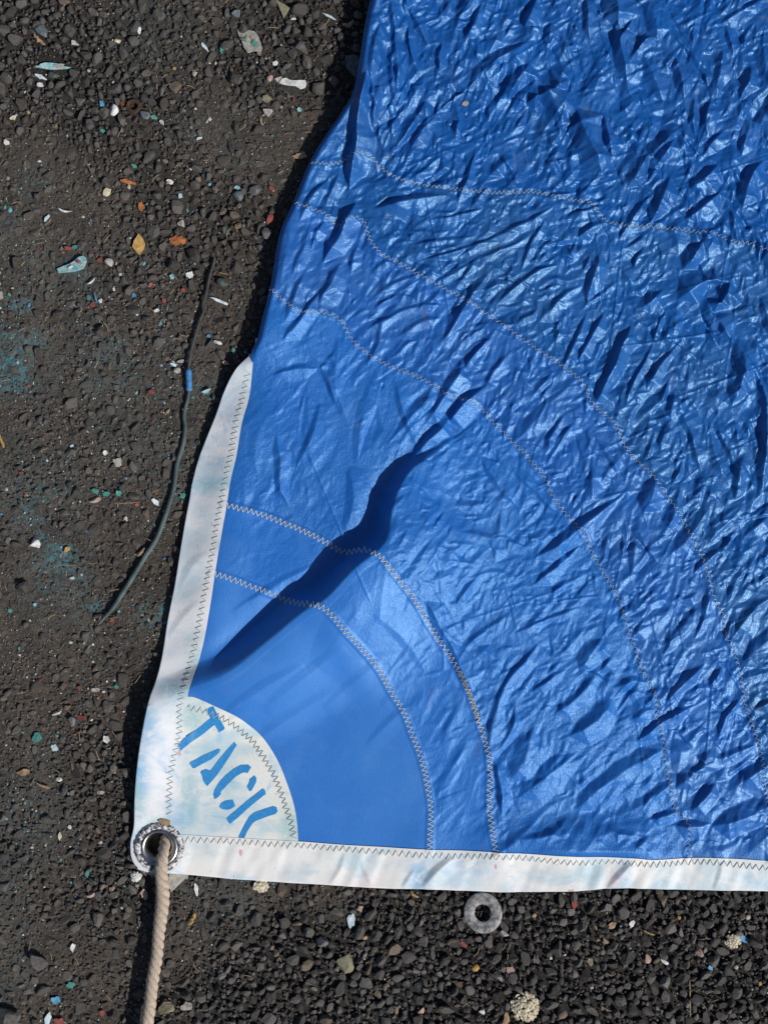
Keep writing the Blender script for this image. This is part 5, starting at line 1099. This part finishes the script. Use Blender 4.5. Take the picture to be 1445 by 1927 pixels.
# ------------------------------------------------------------------ washer
M_wash = simple('dull_zinc', (0.13, 0.13, 0.13), 0.62, (0.42, 0.415, 0.41), 230, metal=0.35, bmp=0.0005, bscale=500, lo=.36, hi=.62, detail=8)
wx, wy = 907.5, 1715; wb = float(ground_z(np.array(wx), np.array(wy)))
V = []; SEG = 84
for s in range(SEG):
    a = 2*math.pi*s/SEG
    for r, z in [(16.5, 0), (16.3, 3.6), (17.3, 4.4), (36.5, 4.4), (38, 3.6), (38.3, 0.6), (37, 0)]:
        q = r*(1+.006*float(vnoise(a*7, r, 1.0, 81))); x = math.cos(a)*q*0.93; y = math.sin(a)*q
        V.append((wx+x, wy+y, wb+z+12.5+x*0.20+y*0.03))
F = [(s*7+i, s*7+(i+1) % 7, ((s+1) % SEG)*7+(i+1) % 7, ((s+1) % SEG)*7+i) for s in range(SEG) for i in range(7)]
V = np.array(V); V[:, 2] -= 0
o = link('washer', fast_mesh('washer', V-np.array([wx-CX, wy-CY, wb]), F), M_wash); o.location = P(wx, wy, wb); tag(o, 'big grey steel washer lying on the gravel below the foot tape', 'washer')
HARD.append((wx-26, wy, 12)); HARD.append((wx, wy-26, 12)); HARD.append((wx, wy+26, 12))

# ------------------------------------------------------------------ swept tube
def sweep(path, rad, seg, m, name, parent=None, smooth=True, cap=True):
    p = np.array(path, float); n = len(p); T = np.gradient(p, axis=0); T /= np.linalg.norm(T, axis=1)[:, None]
    up = np.array([0, 0, 1.0]); B = np.cross(T, up); B /= np.linalg.norm(B, axis=1)[:, None]+1e-9; N = np.cross(B, T)
    rad = np.broadcast_to(rad, (n,)); a = np.linspace(0, 2*math.pi, seg, endpoint=False)
    V = p[:, None, :]+rad[:, None, None]*(np.cos(a)[None, :, None]*B[:, None, :]+np.sin(a)[None, :, None]*N[:, None, :]); V = V.reshape(-1, 3)
    i = np.arange(n-1)[:, None]*seg; k = np.arange(seg)[None, :]; k2 = (k+1) % seg
    F = np.stack([i+k, i+k2, i+seg+k2, i+seg+k], -1).reshape(-1, 4)
    if cap:
        V = np.vstack([V, p[0], p[-1]]); e = len(V); c0 = [(e-2, (q+1) % seg, q, q) for q in range(seg)]; b0 = (n-1)*seg; c1 = [(e-1, b0+q, b0+(q+1) % seg, b0+(q+1) % seg) for q in range(seg)]
    me = fast_mesh(name, V, F, smooth); o = link(name, me, m)
    if parent is not None: o.parent = parent; o.matrix_parent_inverse = Matrix.Translation(-parent.location)
    return o
# cable with its blue sleeve
cab = [(405,487),(403,496),(396,519),(392,538),(389,555),(383,573),(384,588),(378,604),(370,631),(362,660),(357,694),(357,740),(348,780),(350,806),(345,839),(335,872),(329,916),(319,952),(309,982),(296,1015),(272,1052),(252,1085),(233,1115),(216,1142),(189,1173)]
cp = dens(cab, 2.0); L = len(cp); tt = np.linspace(0, 1, L)
czz = ground_z(cp[:, 0], cp[:, 1]); czz = np.convolve(np.pad(czz, 12, 'edge'), np.ones(25)/25, 'valid')+8.5+3*np.sin(tt*9)*np.sin(tt*math.pi)
crad = 3.3+1.6*smooth01((tt-.25)/.4); crad *= 1-.6*smooth01((tt-.93)/.07); crad *= 1+.06*vnoise(tt*60, tt*0, 1.0, 90)
cable = bpy.data.objects.new('cable', None); C.objects.link(cable); cable.location = P(357, 740, 0); tag(cable, 'thin dark green-grey cable with a blue sleeve, winding beside the sail', 'cable')
M_cab = simple('weathered_rubber', (0.045, 0.065, 0.065), 0.6, (0.075, 0.115, 0.12), 60, bmp=0.0004, bscale=500); M_cab2 = simple('black_rubber', (0.030, 0.030, 0.029), 0.6, (0.05, 0.05, 0.048), 120, bmp=0.0003)
M_slv = simple('blue_sleeve', (0.035, 0.15, 0.36), 0.6, (0.05, 0.22, 0.46), 250, bmp=0.0008, bscale=300)
isl = int(np.argmin(np.abs(cp[:, 1]-716)))
c3 = np.c_[cp, czz]
sweep(c3[:isl+4], crad[:isl+4], 12, M_cab2, 'wire', cable)['label'] = 'dark grey upper length of the cable'
sweep(c3[isl:], crad[isl:], 12, M_cab, 'wire', cable)['label'] = 'teal-grey lower length of the cable'
j0, j1 = int(np.argmin(np.abs(cp[:, 1]-696))), int(np.argmin(np.abs(cp[:, 1]-739)))
rs = 5.6+.5*vnoise(np.arange(j1-j0)/3.0, np.zeros(j1-j0), 1.0, 91); rs[0] = rs[-1] = 4.0
sweep(c3[j0:j1], rs, 14, M_slv, 'sleeve', cable)
for i in range(0, L, 4): HARD.append((cp[i, 0], cp[i, 1], 5))

# ------------------------------------------------------------------ rope, three twisted strands, through the ring
rp = [(311,1578,RZ0-13),(312,1585,RZ0-6),(311.5,1594,RZ0+5),(310.5,1606,RZ0+15),(309.5,1620,RZ0+19),(309.5,1640,RZ0+19),(311,1662,RZ0+16),(311,1688,RZ0+15),(308,1715,RZ0+17),(304,1750,RZ0+18),(301,1788,RZ0+19),(296,1817,RZ0+20),(292.5,1843,RZ0+21),(289,1877,RZ0+22),(284.5,1908,RZ0+22),(280,1935,RZ0+22),(272,1990,RZ0+20),(262,2060,RZ0+10),(250,2130,RZ0-2),(235,2200,RZ0-4)]
rc = dens(rp, 1.6); n = len(rc); T = np.gradient(rc, axis=0); T /= np.linalg.norm(T, axis=1)[:, None]; Bv = np.cross(T, [0, 0, 1.0]); Bv /= np.linalg.norm(Bv, axis=1)[:, None]; Nv = np.cross(Bv, T)
arc_l = np.r_[0, np.cumsum(np.linalg.norm(np.diff(rc, axis=0), axis=1))]
fat = 1+0.13*np.exp(-((arc_l-120)/45)**2)-.12*smooth01((arc_l-190)/150)*0+0.04*vnoise(arc_l/30, arc_l*0, 1.0, 95)-0.08*smooth01((60-arc_l)/40)
rope = bpy.data.objects.new('rope', None); C.objects.link(rope); rope.location = P(305, 1700, 0); tag(rope, 'beige three-strand rope running down out of the metal ring', 'rope')
M_rope, nn, b = mat('hemp_like_rope'); p = pos(nn)
t1 = noise(nn, 120, 4, 0.65, p); t2 = noise(nn, 900, 2, 0.6, mapping(nn, p, (1, .35, 1), (0, 0, math.radians(-35))))
nn.links.new(mixc(nn, ramp(nn, t1.outputs[0], [(.38, G0), (.65, G1)]), mixc(nn, ramp(nn, t2.outputs[0], [(.35, G1), (.6, G0)]), (0.52, 0.455, 0.38), (0.30, 0.24, 0.19)), (0.44, 0.35, 0.27)), b.inputs['Base Color'])
b.inputs['Roughness'].default_value = 0.95; b.inputs['Specular IOR Level'].default_value = 0.1; bump(nn, b, t2.outputs[0], 0.0006, 0.9)
PITCH = 47.0; ph = -arc_l/PITCH*2*math.pi
for s in range(3):
    an_ = ph+s*2*math.pi/3; off = 5.4*fat
    path = rc+off[:, None]*(np.cos(an_)[:, None]*Bv+np.sin(an_)[:, None]*Nv)
    # yarns of a strand: lobed section turning against the lay
    Tn = np.gradient(path, axis=0); Tn /= np.linalg.norm(Tn, axis=1)[:, None]; B2 = np.cross(Tn, [0.05, 0, 1.0]); B2 /= np.linalg.norm(B2, axis=1)[:, None]; N2 = np.cross(B2, Tn)
    SG = 20; aa = np.linspace(0, 2*math.pi, SG, endpoint=False); lob = 1+0.05*np.cos(6*(aa[None, :]+arc_l[:, None]/14.0))
    rad = 6.4*fat[:, None]*lob
    V = path[:, None, :]+rad[:, :, None]*(np.cos(aa)[None, :, None]*B2[:, None, :]+np.sin(aa)[None, :, None]*N2[:, None, :])
    V = V.reshape(-1, 3); i = np.arange(n-1)[:, None]*SG; k = np.arange(SG)[None, :]; k2 = (k+1) % SG
    F = np.stack([i+k, i+k2, i+SG+k2, i+SG+k], -1).reshape(-1, 4)
    o = link('strand', fast_mesh('strand', V, F), M_rope, rope); o.matrix_parent_inverse = Matrix.Translation(-rope.location)
V = []; Fq = []; rg = np.random.default_rng(31)
for i in range(3200):
    j = rg.integers(4, n-4); a = rg.uniform(0, 2*math.pi); r = 10.6*fat[j]*rg.uniform(.8, 1.02); dirn = math.cos(a)*Bv[j]+math.sin(a)*Nv[j]
    b0_ = rc[j]+dirn*r; d = dirn*rg.uniform(.3, 1.0)+T[j]*rg.normal(0, 1.2)+rg.normal(0, .4, 3); d /= np.linalg.norm(d); ln = rg.uniform(2, 5.5); q = len(V)
    V += [b0_, b0_+np.cross(d, [0, 0, 1])*0.22+[0, 0, .1], b0_+d*ln]; Fq.append((q, q+1, q+2))
o = link('loose_fibres', fast_mesh('loose_fibres', V, Fq), M_rope, rope); o.matrix_parent_inverse = Matrix.Translation(-rope.location); o['kind'] = 'stuff'

# ------------------------------------------------------------------ loose gravel: stuff, thrown down largest first
M_stone, n_, b = mat('crushed_basalt'); p = pos(n_)
at = n_.nodes.new('ShaderNodeAttribute'); at.attribute_name = 'tint'; t1 = noise(n_, 700, 4, 0.7, p); t2 = noise(n_, 2200, 1, 0.5, p)
colr = mixc(n_, ramp(n_, t1.outputs[0], [(.3, (.55,)*3), (.7, G0)]), at.outputs['Color'], (0.02, 0.019, 0.018))
colr = mixc(n_, ramp(n_, t2.outputs[0], [(.70, G0), (.76, (.7,)*3)]), colr, (0.20, 0.19, 0.17))
tc = noise(n_, 7.5, 3, 0.6, p, 0.6); td = noise(n_, 170, 4, 0.75, p)
mm = n_.nodes.new('ShaderNodeMath'); mm.operation = 'MULTIPLY'; n_.links.new(ramp(n_, tc.outputs[0], [(0.52, G0), (0.70, (0.5,)*3)]), mm.inputs[0]); n_.links.new(ramp(n_, td.outputs[0], [(0.45, G0), (0.66, G1)]), mm.inputs[1])
n_.links.new(mixc(n_, mm.outputs[0], colr, (0.06, 0.085, 0.085)), b.inputs['Base Color']); b.inputs['Roughness'].default_value = 0.8; b.inputs['Specular IOR Level'].default_value = 0.35
bump(n_, b, t1.outputs[0], 0.0012, 0.9)
OX, OY, OW, OH = -170, -170, 920, 1140          # occupancy at 2 units
occ = np.zeros((OH, OW), bool)
def occ_set(x, y, r):
    cx, cy = (x-OX)/2, (y-OY)/2; q = r/2; x0, x1 = max(0, int(cx-q)), min(OW, int(cx+q)+2); y0, y1 = max(0, int(cy-q)), min(OH, int(cy+q)+2)
    if x0 >= x1 or y0 >= y1: return
    Y, X = np.ogrid[y0:y1, x0:x1]; occ[y0:y1, x0:x1] |= ((X-cx)**2+(Y-cy)**2 <= q*q)
for x, y, r in HARD: occ_set(x, y, r)
grg = np.random.default_rng(2024)
def throw(n, r0, r1, gain, pw, name, base, cover, sink=(0.15, .5), flat=(.55, .9), lift=0.0):
    shapes = [rock_shape(base, grg, 9 if len(base[0]) > 12 else 5, .04) for _ in range(40)]
    shapes = [s/np.abs(s).max() for s in shapes]
    x = grg.uniform(-165, 1635, n*3); y = grg.uniform(-165, 2095, n*3)
    r = r0*(r1/r0)**(grg.uniform(0, 1, n*3)**pw)
    keep = ((x < blue_or_tape(y)-r*0.4) & (y < 1640)) | (y > foot_o(np.clip(x, 262, 1640))+r*0.5) | ((x < 245) & (y >= 1560))
    cv = coarse_f(x, y); keep &= grg.uniform(0, 1, len(x)) < gain(cv)
    x, y, r, cv = x[keep][:n], y[keep][:n], r[keep][:n], cv[keep][:n]; o = np.argsort(-r)
    Vs, Fs, Cs = [], [], []; nb = 0; bf = base[1][:, ::-1]
    rc_ = cover
    for i in o:
        cx, cy = int((x[i]-OX)/2), int((y[i]-OY)/2); q = r[i]*rc_/2
        if cover:
            k = int(q*.7)
            if occ[min(OH-1, cy), min(OW-1, cx)] or occ[max(0, min(OH-1, cy-k)), min(OW-1, cx)] or occ[min(OH-1, cy+k), min(OW-1, cx)] or occ[min(OH-1, cy), max(0, min(OW-1, cx-k))] or occ[min(OH-1, cy), min(OW-1, cx+k)]: continue
            occ_set(x[i], y[i], r[i]*cover)
        sh = shapes[grg.integers(40)]; sc_ = np.array([1, grg.uniform(.6, .95), grg.uniform(*flat)])
        v = (sh*sc_*r[i])@rot3(grg, .28).T
        z = r[i]*(grg.uniform(*sink)*(0.3+0.7*cv[i])-.40*(1-cv[i]))+lift*cv[i]*grg.uniform(0, 1)
        Vs.append(v+[x[i], y[i], z]); Fs.append(bf+nb); nb += len(v)
        t = grg.uniform(0, 1); g_ = grg.lognormal(-2.48, .32)
        c = np.array([g_*1.06, g_*1.0, g_*.93])*(1 if t > .1 else 1.4)
        if t < .035: c = c*np.array([1.3, 1.05, .85])
        f_ = .65*(1-cv[i]); c = c*(1-f_)+np.array([.090, .078, .065])*f_
        Cs.append(np.repeat(c[None], len(v), 0))
    V = np.vstack(Vs); V[:, 2] += ground_z(V[:, 0], V[:, 1])*0.6
    F = np.vstack(Fs)
    o = link(name, fast_mesh(name, V, F, False, np.vstack(Cs)), M_stone); tag(o, kind='stuff'); print(name, len(Vs))
throw(4500, 9.0, 17, lambda c: .08+.7*c**1.5, 1.6, 'coarse_gravel', I2, .92, (.10, .45), (.5, .8), lift=3)
throw(24000, 5.0, 10.5, lambda c: .02+c**1.6*.98, 1.1, 'gravel', I2, .86, (.15, .5), lift=3)
throw(42000, 2.4, 5.2, lambda c: .25+.75*c, 1.4, 'fine_gravel', I1, .8, (.2, .6), lift=3)
throw(26000, 1.0, 2.4, lambda c: .9-.4*c, 1.2, 'grit', OCT, 0, (.1, .8), lift=1)

# specks of rubbed-off paint and pale sand: stuff
pal = np.array([(.5,.5,.47),(.42,.40,.34),(.3,.27,.22),(.09,.27,.32),(.06,.25,.22),(.06,.18,.36),(.25,.06,.05),(.35,.45,.5),(.32,.13,.05)]); pw_ = np.array([.2,.24,.25,.08,.07,.05,.05,.04,.02])
def specks(n, r0, r1, name, paint=1.0):
    x = grg.uniform(-165, 1635, n*3); y = grg.uniform(-165, 2095, n*3)
    cv = coarse_f(x, y); left = smooth01((620-x)/200)*smooth01((y-150)/350)*smooth01((1750-y)/120)
    keep = (((x < blue_or_tape(y)-1) & (y < 1640)) | (y > foot_o(np.clip(x, 262, 1640))+1) | ((x < 250) & (y > 1560))) & (grg.uniform(0, 1, len(x)) < .12+.5*left+.25*(1-cv))
    cl = np.clip(.55+.9*fbm(x, y, 60, 540, 2), 0, 1); keep &= grg.uniform(0, 1, len(x)) < .3+.7*cl
    x, y, left = x[keep][:n], y[keep][:n], left[keep][:n]; V = []; F = []; Cc = []
    gz = ground_z(x, y)
    for i in range(len(x)):
        k = grg.integers(4, 7); r = r0*(r1/r0)**(grg.uniform()**2.2); a0 = grg.uniform(0, 6.28); el = grg.uniform(.45, 1); th = grg.uniform(0, 3.14); b0 = len(V)
        pr = pw_.copy(); pr[3:] *= (.25+2.3*left[i])*paint; pr /= pr.sum(); c = pal[np.searchsorted(np.cumsum(pr), grg.uniform())%9]*grg.uniform(.6, 1.15)
        tx, ty = grg.normal(0, .35, 2); zz = gz[i]*.8+grg.uniform(.8, 3.0)
        for q in range(k):
            a = a0+q*6.283/k; u = math.cos(a)*r*grg.uniform(.7, 1.2); v = math.sin(a)*r*el*grg.uniform(.7, 1.2); X = u*math.cos(th)-v*math.sin(th); Y = u*math.sin(th)+v*math.cos(th)
            V.append((x[i]+X, y[i]+Y, zz+tx*X+ty*Y)); Cc.append(c)
        V.append((x[i], y[i], zz+.25*r+.2)); Cc.append(c); e = len(V)-1
        for q in range(k): F.append((b0+(q+1) % k, b0+q, e))
        V.append((x[i], y[i], zz-.5*r)); Cc.append(c); e = len(V)-1
        for q in range(k): F.append((b0+q, b0+(q+1) % k, e))
    tag(link(name, fast_mesh(name, V, F, False, np.array(Cc)), M_speck), kind='stuff')
M_speck, n_, b = mat('paint_speck'); at = n_.nodes.new('ShaderNodeAttribute'); at.attribute_name = 'tint'; n_.links.new(at.outputs['Color'], b.inputs['Base Color']); b.inputs['Roughness'].default_value = .75
specks(22000, .7, 2.1, 'pale_specks', .6); specks(3800, 1.5, 5.0, 'paint_specks', 1.6)
# dry stalks and rootlets
V = []; F = []
for i in range(150):
    while True:
        x = grg.uniform(0, 1440); y = grg.uniform(0, 1925)
        if (x < blue_or_tape(np.array(y))-30 and y < 1560) or y > 1690: break
    L = grg.uniform(8, 26); a = grg.uniform(0, 6.28); bend = grg.normal(0, .5); px, py = x, y; b0 = len(V); wd = grg.uniform(.35, .8)
    for k in range(6):
        V += [(px-math.sin(a)*wd, py+math.cos(a)*wd, 8.0), (px, py, 9.2), (px+math.sin(a)*wd, py-math.cos(a)*wd, 8.0)]; px += math.cos(a)*L/6; py += math.sin(a)*L/6; a += bend*.3
    for k in range(5):
        for q in range(2): F.append((b0+3*k+q, b0+3*k+q+1, b0+3*k+q+4, b0+3*k+q+3))
tag(link('dry_stalks', fast_mesh('dry_stalks', V, F), MP['tan']), kind='stuff')
